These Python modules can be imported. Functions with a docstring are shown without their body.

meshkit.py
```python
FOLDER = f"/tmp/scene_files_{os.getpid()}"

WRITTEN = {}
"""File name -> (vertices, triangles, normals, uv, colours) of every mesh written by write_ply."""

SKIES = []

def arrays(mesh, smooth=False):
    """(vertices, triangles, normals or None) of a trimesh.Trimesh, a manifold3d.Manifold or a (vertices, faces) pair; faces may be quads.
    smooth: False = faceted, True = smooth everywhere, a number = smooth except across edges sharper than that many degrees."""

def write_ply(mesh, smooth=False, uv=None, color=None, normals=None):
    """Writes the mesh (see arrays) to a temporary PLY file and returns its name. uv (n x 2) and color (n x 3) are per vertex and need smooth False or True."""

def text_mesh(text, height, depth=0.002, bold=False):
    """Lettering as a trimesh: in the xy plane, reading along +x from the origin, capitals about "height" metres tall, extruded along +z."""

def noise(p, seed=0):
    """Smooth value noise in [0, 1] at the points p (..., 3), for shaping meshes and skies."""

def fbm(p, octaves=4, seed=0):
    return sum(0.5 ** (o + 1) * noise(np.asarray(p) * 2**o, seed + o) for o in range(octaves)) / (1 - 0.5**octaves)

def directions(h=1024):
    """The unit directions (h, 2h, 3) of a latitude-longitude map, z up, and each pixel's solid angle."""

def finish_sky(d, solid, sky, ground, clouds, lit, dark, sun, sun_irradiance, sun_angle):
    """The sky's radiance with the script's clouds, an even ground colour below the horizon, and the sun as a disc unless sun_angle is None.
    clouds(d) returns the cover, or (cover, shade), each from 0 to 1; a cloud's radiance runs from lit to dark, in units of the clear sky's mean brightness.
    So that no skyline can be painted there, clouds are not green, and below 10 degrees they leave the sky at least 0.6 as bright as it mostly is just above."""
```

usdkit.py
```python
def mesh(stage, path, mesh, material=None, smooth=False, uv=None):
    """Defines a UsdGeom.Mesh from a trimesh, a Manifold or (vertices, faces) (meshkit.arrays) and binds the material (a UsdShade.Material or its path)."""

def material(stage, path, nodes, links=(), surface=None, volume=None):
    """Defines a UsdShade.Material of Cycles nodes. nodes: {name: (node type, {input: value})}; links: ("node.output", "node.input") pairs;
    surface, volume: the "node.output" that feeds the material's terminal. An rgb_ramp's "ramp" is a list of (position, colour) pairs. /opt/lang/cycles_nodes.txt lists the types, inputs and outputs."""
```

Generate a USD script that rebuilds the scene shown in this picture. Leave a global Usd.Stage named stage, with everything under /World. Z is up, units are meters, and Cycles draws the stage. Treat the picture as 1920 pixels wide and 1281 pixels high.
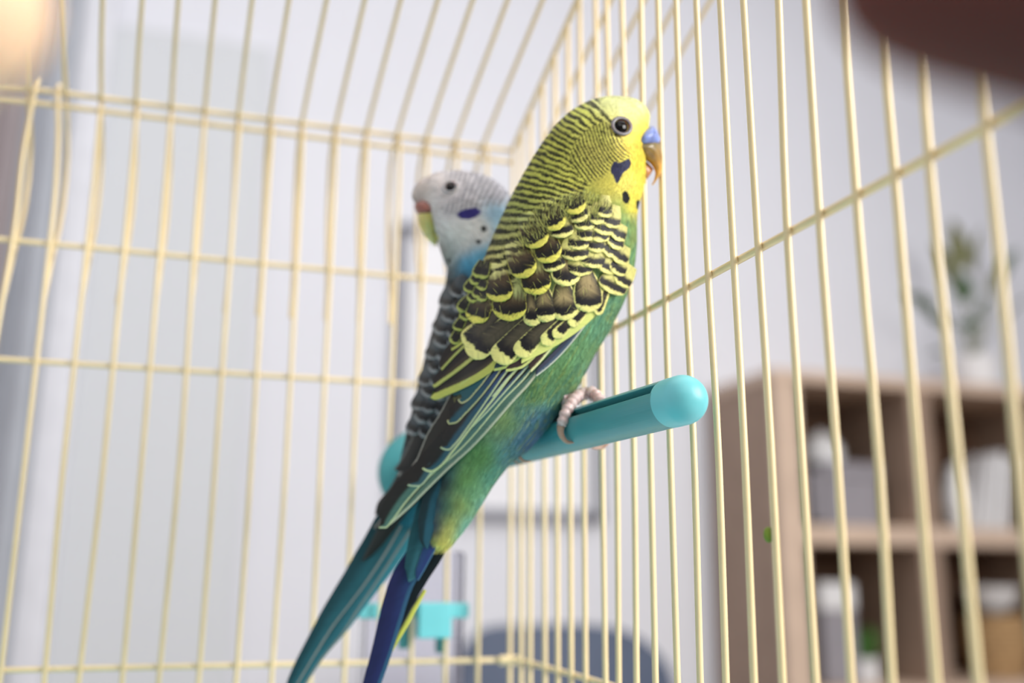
import math
import numpy as np, trimesh, shapely, usdkit, meshkit
import manifold3d as m3
from scipy.interpolate import CubicSpline, PchipInterpolator, RBFInterpolator, LinearNDInterpolator, NearestNDInterpolator, RegularGridInterpolator
from scipy.ndimage import gaussian_filter
from scipy.sparse import lil_matrix, csr_matrix, vstack as svstack, identity as sid
from scipy.sparse.linalg import spsolve
from pxr import Usd, UsdGeom, UsdLux, UsdShade, Gf, Sdf, Vt

# ------------------------------------------------------------------ stage, camera, light
stage = Usd.Stage.CreateInMemory()
UsdGeom.SetStageUpAxis(stage, 'Z'); UsdGeom.SetStageMetersPerUnit(stage, 1.0)
UsdGeom.Xform.Define(stage, '/World')
F = 35.0 / 36.0 * 1920                       # focal length in pixels of the photograph
CAM = np.array([0.0, 0.0, 1.0])              # the lens, one metre above the floor
def _rot(vp1=(7070, 1110), vp3=(1035, -7500)):
    d = lambda p: np.array([p[0] - 960, -(p[1] - 640.5), -F])
    x, z = d(vp1), d(vp3)
    x /= np.linalg.norm(x); z = z - x * (x @ z); z /= np.linalg.norm(z)
    return np.stack([x, np.cross(z, x), z])
R = _rot()                                   # cage and room axes in camera axes
cam = UsdGeom.Camera.Define(stage, '/World/camera')
cam.CreateHorizontalApertureAttr(36.0); cam.CreateVerticalApertureAttr(36.0 * 1281 / 1920); cam.CreateFocalLengthAttr(35.0)
cam.CreateClippingRangeAttr(Gf.Vec2f(0.005, 60.0)); cam.CreateFStopAttr(6.2); cam.CreateFocusDistanceAttr(0.236)
cam.CreateExposureAttr(0.42)
M4 = Gf.Matrix4d(1.0)
for i in range(3):
    M4.SetRow(i, Gf.Vec4d(*map(float, R[:, i]), 0.0))
M4.SetRow(3, Gf.Vec4d(*map(float, CAM), 1.0))
cam.AddTransformOp().Set(M4)

dome = UsdLux.DomeLight.Define(stage, '/World/sky_dome')
dome.CreateIntensityAttr(0.075); dome.CreateColorAttr(Gf.Vec3f(0.95, 0.97, 1.0))
def rect_light(name, pos, aim, w, h, power, color):
    l = UsdLux.RectLight.Define(stage, '/World/' + name)
    l.CreateWidthAttr(w); l.CreateHeightAttr(h); l.CreateIntensityAttr(power); l.CreateColorAttr(Gf.Vec3f(*color))
    m = Gf.Matrix4d(1.0); m.SetLookAt(Gf.Vec3d(*pos), Gf.Vec3d(*aim), Gf.Vec3d(0, 0, 1))
    l.AddTransformOp().Set(m.GetInverse())
rect_light('window_light', (1.45, -0.95, 1.80), (0.08, 0.28, 1.06), 1.1, 1.1, 14.0, (1.0, 0.985, 0.95))
rect_light('added_wall_fill', (0.5, 0.7, 3.2), (0.5, 0.75, 0.0), 2.8, 1.6, 1.45, (1.0, 0.99, 0.98))  # unseen overhead fill, added to brighten the back wall
rect_light('added_front_fill', (0.15, -0.95, 2.35), (0.08, 0.3, 1.05), 1.2, 1.0, 1.7, (1.0, 0.985, 0.96))  # unseen fill added above the camera to brighten the birds

# ------------------------------------------------------------------ helpers
def ray(p):
    p = np.atleast_2d(np.asarray(p, float))
    return np.stack([p[:, 0] - 960, -(p[:, 1] - 640.5), np.full(len(p), -F)], 1) @ R.T
def at(px, axis, val):
    """The point seen at pixel px that lies on the plane axis = val (cage axes measured from the lens)."""
    r = ray(px)[0]
    return r * (val / r[axis])
def pix(p):
    c = np.asarray(p) @ R
    return np.array([960 + F * c[0] / -c[2], 640.5 - F * c[1] / -c[2], -c[2]])
def lin(c):
    c = np.asarray(c, float) / 255.0
    return np.where(c <= 0.04045, c / 12.92, ((c + 0.055) / 1.055) ** 2.4)
names = {}
def numbered(parent, name):
    k = names.get((parent, name), 0); names[(parent, name)] = k + 1
    return name if k == 0 else f'{name}_{k:03d}'
def meta(prim, label=None, category=None, group=None, kind=None):
    for k, v in (('label', label), ('category', category), ('group', group), ('kind', kind)):
        if v: prim.SetCustomDataByKey(k, v)
    return prim
class Thing:
    def __init__(s, name, label, category, base=(0, 0, 0), group=None, kind=None):
        s.base = np.asarray(base, float)
        x = UsdGeom.Xform.Define(stage, '/World/' + numbered('/World', name)); x.AddTranslateOp().Set(Gf.Vec3d(*map(float, s.base)))
        s.prim = meta(x.GetPrim(), label, category, group, kind); s.path = str(x.GetPath())
    def part(s, name, mesh, mat, smooth=30, color=None, parent=None, label=None, kind=None):
        if isinstance(mesh, tuple): v, f = np.asarray(mesh[0], float), mesh[1]
        else: v, f, _ = meshkit.arrays(mesh)
        p = (parent or s.path)
        q = usdkit.mesh(stage, p + '/' + numbered(p, name), (v - s.base, f), mat, smooth=smooth)
        if color is not None: paintv(q, color)
        if label or kind: meta(q.GetPrim(), label, None, None, kind)
        return str(q.GetPath())
def paintv(q, color):
    UsdGeom.PrimvarsAPI(q).CreatePrimvar('displayColor', Sdf.ValueTypeNames.Color3fArray, 'vertex').Set(Vt.Vec3fArray.FromNumpy(np.ascontiguousarray(color, np.float32)))
def solo(name, mesh, mat, label=None, category=None, group=None, kind=None, smooth=30):
    q = usdkit.mesh(stage, '/World/' + numbered('/World', name), mesh, mat, smooth=smooth)
    meta(q.GetPrim(), label, category, group, kind)
    return q
def box(x0, x1, y0, y1, z0, z1, r=0.0):
    if r > 0:
        s = m3.Manifold.sphere(r, 12)
        pts = [s.translate((x, y, z)) for x in (x0 + r, x1 - r) for y in (y0 + r, y1 - r) for z in (z0 + r, z1 - r)]
        return m3.Manifold.batch_hull(pts)
    b = trimesh.creation.box((x1 - x0, y1 - y0, z1 - z0)); b.apply_translation(((x0 + x1) / 2, (y0 + y1) / 2, (z0 + z1) / 2)); return b
def tube(pts, rad, sides=12, samples=None, cap=True):
    p = np.asarray(pts, float); rad = np.broadcast_to(np.asarray(rad, float), len(p)).copy()
    if samples:
        s = np.r_[0, np.cumsum(np.linalg.norm(np.diff(p, axis=0), axis=1))]; t = np.linspace(0, s[-1], samples)
        p = np.stack([PchipInterpolator(s, p[:, k])(t) for k in range(3)], 1); rad = np.interp(t, s, rad)
    tan = np.gradient(p, axis=0); tan /= np.linalg.norm(tan, axis=1, keepdims=True)
    n = np.cross(tan[0], [0.3, 0.2, 0.9]); n /= np.linalg.norm(n); rings = []
    a = np.arange(sides) / sides * 2 * np.pi
    for q, t, r in zip(p, tan, rad):
        n = n - t * (n @ t); n /= np.linalg.norm(n); b = np.cross(t, n)
        rings.append(q + r * (np.cos(a)[:, None] * n + np.sin(a)[:, None] * b))
    v = np.vstack(rings + [p[:1], p[-1:]]); k = len(p); f = []
    for i in range(k - 1):
        for j in range(sides):
            a0, a1 = i * sides + j, i * sides + (j + 1) % sides
            f += [(a0, a1, a1 + sides), (a0, a1 + sides, a0 + sides)]
    if cap:
        for j in range(sides):
            f += [(k * sides, (j + 1) % sides, j), (k * sides + 1, (k - 1) * sides + j, (k - 1) * sides + (j + 1) % sides)]
    return v, np.array(f)
def principled(name, rgb, rough=0.5, spec=0.5, bump=None, noise=None, **kw):
    """A plain procedural material: colour with slight mottling and fine relief."""
    n = {'p': ('principled_bsdf', {'roughness': rough, 'specular_ior_level': spec, **kw})}; l = []
    c = lin(rgb)
    n['t'] = ('texture_coordinate', {})
    sc, amt = noise or (25.0, 0.06)
    n['nz'] = ('noise_texture', {'scale': sc, 'detail': 4.0}); l.append(('t.object', 'nz.vector'))
    n['rp'] = ('rgb_ramp', {'ramp': [(0.25, tuple(np.clip(c * (1 - amt), 0, 1))), (0.75, tuple(np.clip(c * (1 + amt), 0, 1)))]})
    l += [('nz.fac', 'rp.fac'), ('rp.color', 'p.base_color')]
    if bump:
        n['bn'] = ('noise_texture', {'scale': bump[0], 'detail': 3.0}); n['bm'] = ('bump', {'strength': bump[1], 'distance': bump[2]})
        l += [('t.object', 'bn.vector'), ('bn.fac', 'bm.height'), ('bm.normal', 'p.normal')]
    return usdkit.material(stage, '/World/Looks/' + name, n, l, surface='p.BSDF')
W = lambda v: np.asarray(v, float) + CAM     # cage axes -> world

MAT = dict(
    wall=principled('wall_paint', (226, 227, 234), 0.8, 0.2, (180, 0.15, 0.001), (3, 0.02)),
    floor=principled('floor_wood', (132, 112, 94), 0.5),
    wire=principled('cream_enamel', (226, 203, 158), 0.28, 0.5, (60, 0.12, 0.0004), (80, 0.05)),
    turq_shaded=principled('shaded_turquoise_plastic', (72, 146, 151), 0.32, 0.5, (900, 0.04, 0.0002), (150, 0.03)),  # perch plastic with the shade on the shaft put into its colour
    turq_shaded2=principled('lit_turquoise_plastic', (112, 196, 203), 0.4, 0.5, (900, 0.05, 0.0002), (150, 0.03)),  # the same plastic in the lighter tone of the lit end cap
    wood=principled('pale_wood', (206, 182, 162), 0.55, 0.3, (40, 0.1, 0.002), (12, 0.10)),
    wood_dark=principled('brown_wood', (158, 135, 118), 0.6, 0.3, (40, 0.1, 0.002), (12, 0.10)),
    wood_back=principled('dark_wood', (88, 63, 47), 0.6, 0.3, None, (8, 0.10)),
    white=principled('white_ceramic', (232, 231, 232), 0.35, 0.5),
    paper=principled('book_paper', (225, 220, 212), 0.8, 0.2),
    greybox=principled('grey_card', (150, 146, 152), 0.7, 0.2),
    black=principled('charcoal', (52, 48, 50), 0.6, 0.3),
    leaf=principled('leaf_green', (62, 96, 58), 0.45, 0.5, None, (30, 0.35)),
    leaf2=principled('leaf_olive', (120, 122, 84), 0.5, 0.4, None, (30, 0.3)),
    leaf3=principled('leaf_bright', (92, 140, 70), 0.5, 0.4, None, (30, 0.3)),
    wicker=principled('wicker', (184, 150, 108), 0.7, 0.2, (90, 0.5, 0.004), (60, 0.25)),
    soil=principled('soil', (70, 54, 42), 0.9, 0.1),
    chair=principled('blue_grey_upholstery', (98, 107, 126), 0.85, 0.2, (500, 0.3, 0.001), (20, 0.04)),
    metal=principled('dark_leg_metal', (60, 60, 64), 0.4, 0.5, metallic=0.8),
    frame=principled('grey_frame', (136, 137, 147), 0.5, 0.4),
    poster=principled('white_mat', (238, 238, 242), 0.7, 0.2, None, (4, 0.015)),
    curtain=principled('grey_curtain', (184, 188, 196), 0.85, 0.1, (60, 0.2, 0.002), (10, 0.06)),
    curtain2=principled('mauve_curtain', (172, 162, 164), 0.85, 0.1, (60, 0.2, 0.002), (10, 0.08)),
    post=principled('white_frame_paint', (228, 229, 236), 0.5, 0.3),
    skin_shaded=principled('shaded_skin', (78, 36, 28), 0.6, 0.3, (700, 0.2, 0.0003), (60, 0.15), subsurface_weight=0.2, subsurface_scale=0.004),  # skin in backlit shade, the shade put into the base colour
    skin=principled('light_skin', (226, 186, 154), 0.55, 0.3, (700, 0.2, 0.0003), (60, 0.08), subsurface_weight=0.2, subsurface_scale=0.004),
    seed=principled('green_seed', (120, 140, 50), 0.6, 0.3),
    claw=principled('claw_horn', (178, 140, 120), 0.35, 0.5, None, (300, 0.2)),
    eye=principled('eye_black', (5, 4, 5), 0.06, 0.28),
)
# woven fabric of the blind: crossed fine ribs
MAT['blind'] = usdkit.material(stage, '/World/Looks/woven_blind', {
    't': ('texture_coordinate', {}), 's': ('separate_xyz', {}),
    'mx': ('math', {'math_type': 'multiply', 'value2': 900.0}), 'mz': ('math', {'math_type': 'multiply', 'value2': 900.0}),
    'sx': ('math', {'math_type': 'sine'}), 'sz': ('math', {'math_type': 'sine'}), 'ad': ('math', {'math_type': 'add'}),
    'n': ('noise_texture', {'scale': 60.0, 'detail': 2.0}), 'mm': ('math', {'math_type': 'multiply_add', 'value2': 0.09, 'value3': 0.5}),
    'md': ('math', {'math_type': 'multiply_add', 'value2': 0.3}),
    'r': ('rgb_ramp', {'ramp': [(0.3, tuple(lin((200, 203, 207)))), (0.8, tuple(lin((216, 219, 223))))]}),
    'p': ('principled_bsdf', {'roughness': 0.85, 'specular_ior_level': 0.1})},
    [('t.object', 's.vector'), ('s.x', 'mx.value1'), ('s.z', 'mz.value1'), ('mx.value', 'sx.value1'), ('mz.value', 'sz.value1'), ('sx.value', 'ad.value1'), ('sz.value', 'ad.value2'),
     ('ad.value', 'mm.value1'), ('t.object', 'n.vector'), ('n.fac', 'md.value1'), ('mm.value', 'md.value3'), ('md.value', 'r.fac'), ('r.color', 'p.base_color')], surface='p.BSDF')
# plumage and other painted things: the colour is a vertex colour, the sheen and barbs are relief
def plumage(name, rough, bump):
    return usdkit.material(stage, '/World/Looks/' + name, {
        'a': ('attribute', {'attribute': 'displayColor'}), 't': ('texture_coordinate', {}), 'n': ('noise_texture', {'scale': 4500.0, 'detail': 3.0}),
        'b': ('bump', {'strength': bump, 'distance': 0.0002}), 'p': ('principled_bsdf', {'roughness': rough, 'specular_ior_level': 0.25, 'sheen_weight': 0.08})},
        [('a.color', 'p.base_color'), ('t.object', 'n.vector'), ('n.fac', 'b.height'), ('b.normal', 'p.normal')], surface='p.BSDF')
MAT['plume'] = plumage('plumage', 0.6, 0.35)
MAT['quill'] = plumage('flight_feather', 0.5, 0.15)
MAT['horn'] = usdkit.material(stage, '/World/Looks/beak_horn', {
    'a': ('attribute', {'attribute': 'displayColor'}), 't': ('texture_coordinate', {}), 'n': ('noise_texture', {'scale': 900.0, 'detail': 4.0}),
    'b': ('bump', {'strength': 0.2, 'distance': 0.0002}), 'p': ('principled_bsdf', {'roughness': 0.3, 'subsurface_weight': 0.15, 'subsurface_scale': 0.001})},
    [('a.color', 'p.base_color'), ('t.object', 'n.vector'), ('n.fac', 'b.height'), ('b.normal', 'p.normal')], surface='p.BSDF')
MAT['clear'] = usdkit.material(stage, '/World/Looks/clear_plastic', {
    'f': ('fresnel', {'IOR': 1.12}), 'tr': ('transparent_bsdf', {'color': (0.955, 0.955, 0.975)}), 'g': ('glossy_bsdf', {'color': (1, 1, 1), 'roughness': 0.08}), 'm': ('mix_closure', {})},
    [('f.fac', 'm.fac'), ('tr.BSDF', 'm.closure1'), ('g.BSDF', 'm.closure2')], surface='m.closure')

# ------------------------------------------------------------------ the room
YW = 2.50                                             # back wall, metres in front of the lens
XL, XR, Y0, ZC = -1.75, 3.1, -1.6, 3.3
solo('floor', box(XL - .1, XR + .1, Y0, YW + .1, -0.1, 0.0), MAT['floor'], kind='structure', smooth=False)
solo('ceiling', box(XL - .1, XR + .1, Y0, YW + .1, ZC, ZC + .1), MAT['wall'], kind='structure', smooth=False)
solo('wall_back', box(XL - .1, XR + .1, YW, YW + .1, 0, ZC), MAT['wall'], kind='structure', smooth=False)
solo('wall_left', box(XL - .1, XL, Y0, YW, 0, ZC), MAT['wall'], kind='structure', smooth=False)
solo('wall_right', box(XR, XR + .1, Y0, YW, 0, ZC), MAT['wall'], kind='structure', smooth=False)
def slab(p0, p1, Y, thick, mat, r=0.004):
    """A flat board at depth Y whose front covers the pixels from p0 (left, top) to p1 (right, bottom)."""
    a, b = W(at(p0, 1, Y)), W(at(p1, 1, Y))
    return box(a[0], b[0], a[1], a[1] + thick, b[2], a[2], r)
# ------------------------------------------------------------------ things at the wall
t = Thing('roller_blind', 'pale grey woven fabric blind hanging on the wall at the left', 'blind', W(at((330, 1281), 1, YW - .03)) * [1, 1, 0])
a, b = W(at((172, 36), 1, YW - .04)), W(at((486, 400), 1, YW - .04))
t.part('fabric', box(a[0], b[0], YW - .03, YW - .022, 0.25, a[2], .003), MAT['blind'])
t.part('bottom_bar', box(a[0], b[0], YW - .036, YW - .016, 0.22, 0.25, .004), MAT['post'])
t.part('top_bar', box(a[0], b[0], YW - .031, YW - .021, a[2], a[2] + .02, .003), MAT['post'])
a, b = W(at((128, -300), 1, YW - .06)), W(at((176, 600), 1, YW - .06))
t = Thing('wall_post', 'white painted vertical post between the grey curtain and the woven blind', 'post', ((a[0] + b[0]) / 2, YW - .05, 0))
t.part('shaft', box(a[0] - .01, b[0] - .025, YW - .10, YW - .0, 0.0, ZC, .01), MAT['post'])
def curtain(x0, x1, y, z0, z1, waves, amp, thick=.004, seed=0):
    n = 120; xs = np.linspace(x0, x1, n); ph = np.linspace(0, waves * 2 * np.pi, n); yy = y + amp * np.sin(ph) + amp * .3 * np.sin(2.3 * ph + seed)
    poly = shapely.Polygon(list(zip(xs, yy - thick)) + list(zip(xs[::-1], yy[::-1] + thick)))
    m = trimesh.creation.extrude_polygon(poly, z1 - z0, engine='earcut'); m.apply_translation((0, 0, z0)); return m
cx = W(at((100, 640), 1, YW - .12))[0]
t = Thing('curtain', 'blue grey curtain hanging in soft folds at the far left beside the white post', 'curtain', (cx - .12, YW - .14, 0))
t.part('cloth', curtain(cx - .105, cx - .015, YW - .15, 0.02, 2.5, 1.5, .022), MAT['curtain'], smooth=True)
t = Thing('curtain', 'mauve grey curtain panel at the left edge behind the blue grey one', 'curtain', (cx - .42, YW - .12, 0))
t.part('cloth', curtain(cx - .66, cx - .110, YW - .15, 0.02, 2.5, 7.0, .022, seed=1), MAT['curtain2'], smooth=True)
# picture
ta, tb = W(at((748, 416), 1, YW - .03)), W(at((1132, 980), 1, YW - .03))
t = Thing('picture_frame', 'slim grey picture frame with a white sheet hanging on the wall behind the birds', 'picture', ((ta[0] + tb[0]) / 2, YW, (ta[2] + tb[2]) / 2))
fw = 0.030
t.part('sheet', box(ta[0] + fw, tb[0] - fw, YW - .018, YW - .012, tb[2] + fw, ta[2] - fw), MAT['poster'], smooth=False)
for x0, x1, z0, z1 in ((ta[0], ta[0] + fw, tb[2], ta[2]), (tb[0] - fw, tb[0], tb[2], ta[2]), (ta[0], tb[0], tb[2], tb[2] + fw), (ta[0], tb[0], ta[2] - fw, ta[2])):
    t.part('moulding', box(x0, x1, YW - .03, YW - .001, z0, z1, .004), MAT['frame'])
# chair
CY = 1.75
tl, tr_ = W(at((862, 1300), 1, CY)), W(at((1262, 1300), 1, CY)); top = W(at((1060, 1180), 1, CY))[2]
cxm, hw = (tl[0] + tr_[0]) / 2, (tr_[0] - tl[0]) / 2
t = Thing('chair', 'blue grey upholstered chair with a rounded back standing in front of the wall', 'chair', (cxm, CY + .2, 0))
prof = shapely.box(cxm - hw, 0.42, cxm + hw, top).buffer(-.11).buffer(.11, quad_segs=12)
bk = trimesh.creation.extrude_polygon(prof, .07, engine='earcut'); bk = bk.subdivide_to_size(.05)
v = np.array(bk.vertices); v = np.stack([v[:, 0], CY + v[:, 2] + .18 * ((v[:, 0] - cxm) / hw) ** 2 * -0.6 + .1, v[:, 1]], 1)
t.part('backrest', (v, bk.faces[:, ::-1]), MAT['chair'], smooth=40)
t.part('seat', box(cxm - hw, cxm + hw, CY - .42, CY + .12, .38, .48, .045), MAT['chair'])
for sx in (-1, 1):
    for y in (CY - .36, CY + .08):
        t.part('leg', tube([(cxm + sx * (hw - .04), y, .40), (cxm + sx * (hw - .01), y, 0.0)], [.014, .010], 10), MAT['metal'])

# ------------------------------------------------------------------ bookshelf and what stands on it
SY = 2.15
c0 = W(at((1447, 690), 1, SY)); x0 = c0[0]; ztop = c0[2]
x1 = x0 + 0.95; yb = YW - .02
z_mid1 = W(at((1600, 985), 1, SY))[2]; z_mid0 = W(at((1600, 1022), 1, SY))[2]
xs_in = W(at((1506, 900), 1, SY))[0]
xd0, xd1 = W(at((1718, 900), 1, SY))[0], W(at((1756, 900), 1, SY))[0]
pitch = ztop - z_mid1
t = Thing('bookshelf', 'brown wooden open bookshelf with pale front edges at the right', 'bookshelf', ((x0 + x1) / 2, (SY + yb) / 2, 0))
t.part('side_panel', box(x0, x0 + .018, SY + .012, yb, 0, ztop - .03, .002), MAT['wood_dark'])
t.part('side_panel', box(x1 - .05, x1, SY, yb, 0, ztop - .03, .002), MAT['wood_dark'])
t.part('front_stile', box(x0 + .0005, xs_in, SY, SY + .022, 0, ztop - .03, .003), MAT['wood'])
t.part('top_board', box(x0 - .004, x1 + .004, SY - .003, yb, ztop - .03, ztop, .003), MAT['wood'])
t.part('back_panel', box(x0 + .018, x1 - .05, yb - .012, yb, 0, ztop - .03), MAT['wood_back'], smooth=False)
t.part('divider', box(xd0, xd1, SY + .002, yb - .012, 0, ztop - .03, .003), MAT['wood_dark'])
for k in range(1, 4):
    z = ztop - pitch * k
    if z > .1: t.part('shelf', box(xs_in - .02, x1 - .05, SY + .001, yb - .012, z - (z_mid1 - z_mid0), z, .003), MAT['wood'])
zs1, zs2 = z_mid1, ztop - 2 * pitch              # the tops of the two shelves in view
def on(px, Y): return W(at(px, 1, Y))
def lathe(profile, pos, seg=40):
    m = trimesh.creation.revolve(np.array(profile), sections=seg); m.apply_translation(pos); return m
# upper left cell
gx = on((1590, 900), SY + .09)[0]
t = Thing('storage_box', 'grey lidded box on the middle shelf in the upper left cell', 'box', (gx, SY + .16, zs1))
t.part('body', box(gx - .085, gx + .085, SY + .07, SY + .25, zs1, zs1 + .125, .006), MAT['greybox'])
t.part('lid', box(gx - .088, gx + .088, SY + .067, SY + .253, zs1 + .125, zs1 + .165, .006), MAT['greybox'])
t = Thing('jar', 'white ceramic jar on top of the grey lidded box', 'jar', (gx - .035, SY + .15, zs1 + .165))
t.part('body', lathe([(0, 0), (.045, 0), (.056, .02), (.052, .05), (.036, .062), (.036, .068), (0, .068)], t.base), MAT['white'], smooth=40)
t.part('lid', lathe([(0, .0685), (.038, .0685), (.036, .076), (.008, .082), (.008, .09), (0, .093)], t.base), MAT['white'], smooth=40)
t = Thing('photo_frame', 'small charcoal frame leaning beside the grey box on the middle shelf', 'frame', (on((1520, 900), SY + .06)[0], SY + .055, zs1))
t.part('border', box(t.base[0] - .02, t.base[0] + .028, SY + .045, SY + .058, zs1, zs1 + .15, .003), MAT['black'])
t.part('print', box(t.base[0] - .012, t.base[0] + .02, SY + .0435, SY + .0455, zs1 + .012, zs1 + .138), MAT['greybox'], smooth=False)
# upper right cell
vx = on((1784, 850), SY + .1)[0]
t = Thing('vase', 'white rounded vase beside the divider on the middle shelf', 'vase', (vx, SY + .10, zs1))
t.part('body', lathe([(0, 0), (.02, 0), (.033, .05), (.034, .09), (.024, .13), (.014, .15), (.017, .17), (.013, .17), (.010, .152), (0, .15)], t.base), MAT['white'], smooth=50)
for k, (dx, lean, h, th) in enumerate(((0.0, .055, .205, .022), (.037, .05, .215, .018), (.066, .045, .2, .024))):
    bx0 = on((1838, 985), SY + .05)[0] + dx
    t = Thing('book', ('white book leaning leftmost of the three on the middle shelf', 'white book leaning in the middle of the three on the middle shelf', 'cream book leaning rightmost of the three on the middle shelf')[k], 'book', (bx0, SY + .12, zs1), group='books leaning on the middle shelf')
    ang = math.atan2(lean, h)
    def tilt(b):
        v, f, _ = meshkit.arrays(b); c, s = math.cos(ang), math.sin(ang)
        v = v @ np.array([[c, 0, -s], [0, 1, 0], [s, 0, c]]); return v + [bx0, SY + .05, zs1 + .001], f
    t.part('pages', tilt(box(.003, th - .003, .004, .14, .004, h - .004)), MAT['paper'], smooth=False)
    t.part('cover', tilt(box(0, .003, 0, .145, 0, h)), MAT['white'], smooth=False)
    t.part('cover', tilt(box(th - .003, th, 0, .145, 0, h)), MAT['white'], smooth=False)
    t.part('spine', tilt(box(0, th, -.002, .004, 0, h)), MAT['white'], smooth=False)
# leaves
def leaf_mesh(root, tip, width, up=(0, 0, 1), droop=.15, n=9, fold=.25):
    root, tip = np.asarray(root, float), np.asarray(tip, float); d = tip - root; L = np.linalg.norm(d); d /= L
    s = np.cross(d, up); s /= np.linalg.norm(s); u = np.cross(s, d); v, f = [], []
    for i in range(n + 1):
        q = i / n; wq = width * math.sin(math.pi * min(q ** .8, 1)) ** .8 * .5 + 1e-4
        c = root + d * L * q + u * L * droop * (q - q * q * 1.6)
        v += [c - s * wq + u * wq * fold, c, c + s * wq + u * wq * fold]
    for i in range(n):
        for j in range(2):
            a = i * 3 + j; f += [(a, a + 1, a + 4), (a, a + 4, a + 3)]
    v = np.array(v); th = 0.0006; k = len(v); f = np.array(f)
    return np.vstack([v, v - u * th]), np.vstack([f, f[:, ::-1] + k])
# potted plant on top
px_ = on((1825, 640), SY + .16)[0]
t = Thing('potted_plant', 'dark green leafy plant in a white pot standing on top of the bookshelf', 'plant', (px_, SY + .16, ztop))
t.part('pot', lathe([(0, 0), (.050, 0), (.064, .105), (.066, .112), (.060, .112), (.056, .095), (0, .09)], t.base), MAT['white'], smooth=40)
t.part('soil', lathe([(0, .096), (.054, .096), (0, .1005)], t.base), MAT['soil'], smooth=40)
rg = np.random.RandomState(5)
hub = t.base + [0, 0, .098]
for k, (ex, ey) in enumerate(((1706, 552), (1760, 470), (1800, 520), (1832, 440), (1850, 560), (1880, 500), (1745, 590), (1900, 470), (1738, 665), (1925, 560), (1815, 600), (1790, 430))):
    tip = on((ex, ey), SY + .16 + rg.uniform(-.07, .07)); mid = hub * .35 + tip * .65 + [0, 0, .012]
    t.part('stem', tube([hub + rg.uniform(-.02, .02, 3) * [1, 1, 0], hub * .6 + tip * .4 + [0, 0, .03], mid], [.0025, .002, .0015], 6, 10), MAT['leaf2'])
    t.part('leaf', leaf_mesh(mid, tip + (tip - mid) * .25, .055, droop=.2), MAT['leaf2' if k in (1, 3, 5, 11) else 'leaf'], smooth=True)
# lower cells
bx = on((1562, 1120), SY + .09)[0]
t = Thing('storage_box', 'white storage box on the lower shelf in the left cell', 'box', (bx, SY + .15, zs2))
hz = on((1565, 1092), SY + .09)[2] - zs2
t.part('body', box(bx - .05, bx + .05, SY + .07, SY + .21, zs2, zs2 + hz * .72, .006), MAT['greybox'])
t.part('lid', box(bx - .053, bx + .053, SY + .067, SY + .213, zs2 + hz * .72, zs2 + hz, .008), MAT['white'])
gx2 = on((1632, 1230), SY + .07)[0]
t = Thing('potted_plant', 'small bright green plant in a white pot on the lower shelf beside the white box', 'plant', (gx2, SY + .09, zs2))
t.part('pot', lathe([(0, 0), (.028, 0), (.034, .06), (.030, .06), (.028, .05), (0, .048)], t.base), MAT['white'], smooth=40)
hub = t.base + [0, 0, .05]; htop = on((1632, 1165), SY + .07)[2] - hub[2]
for k in range(16):
    a = k * 2.4; r_ = .012 + .022 * rg.rand()
    tip = hub + [math.cos(a) * r_, math.sin(a) * r_ * .8, htop * rg.uniform(.5, 1.0)]
    t.part('leaf', leaf_mesh(hub + [math.cos(a) * .006, math.sin(a) * .006, 0], tip, .022, up=(math.cos(a + 1.57), math.sin(a + 1.57), .1), droop=.12), MAT['leaf3'], smooth=True)
kx = on((1870, 1150), SY + .12)[0]
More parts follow.
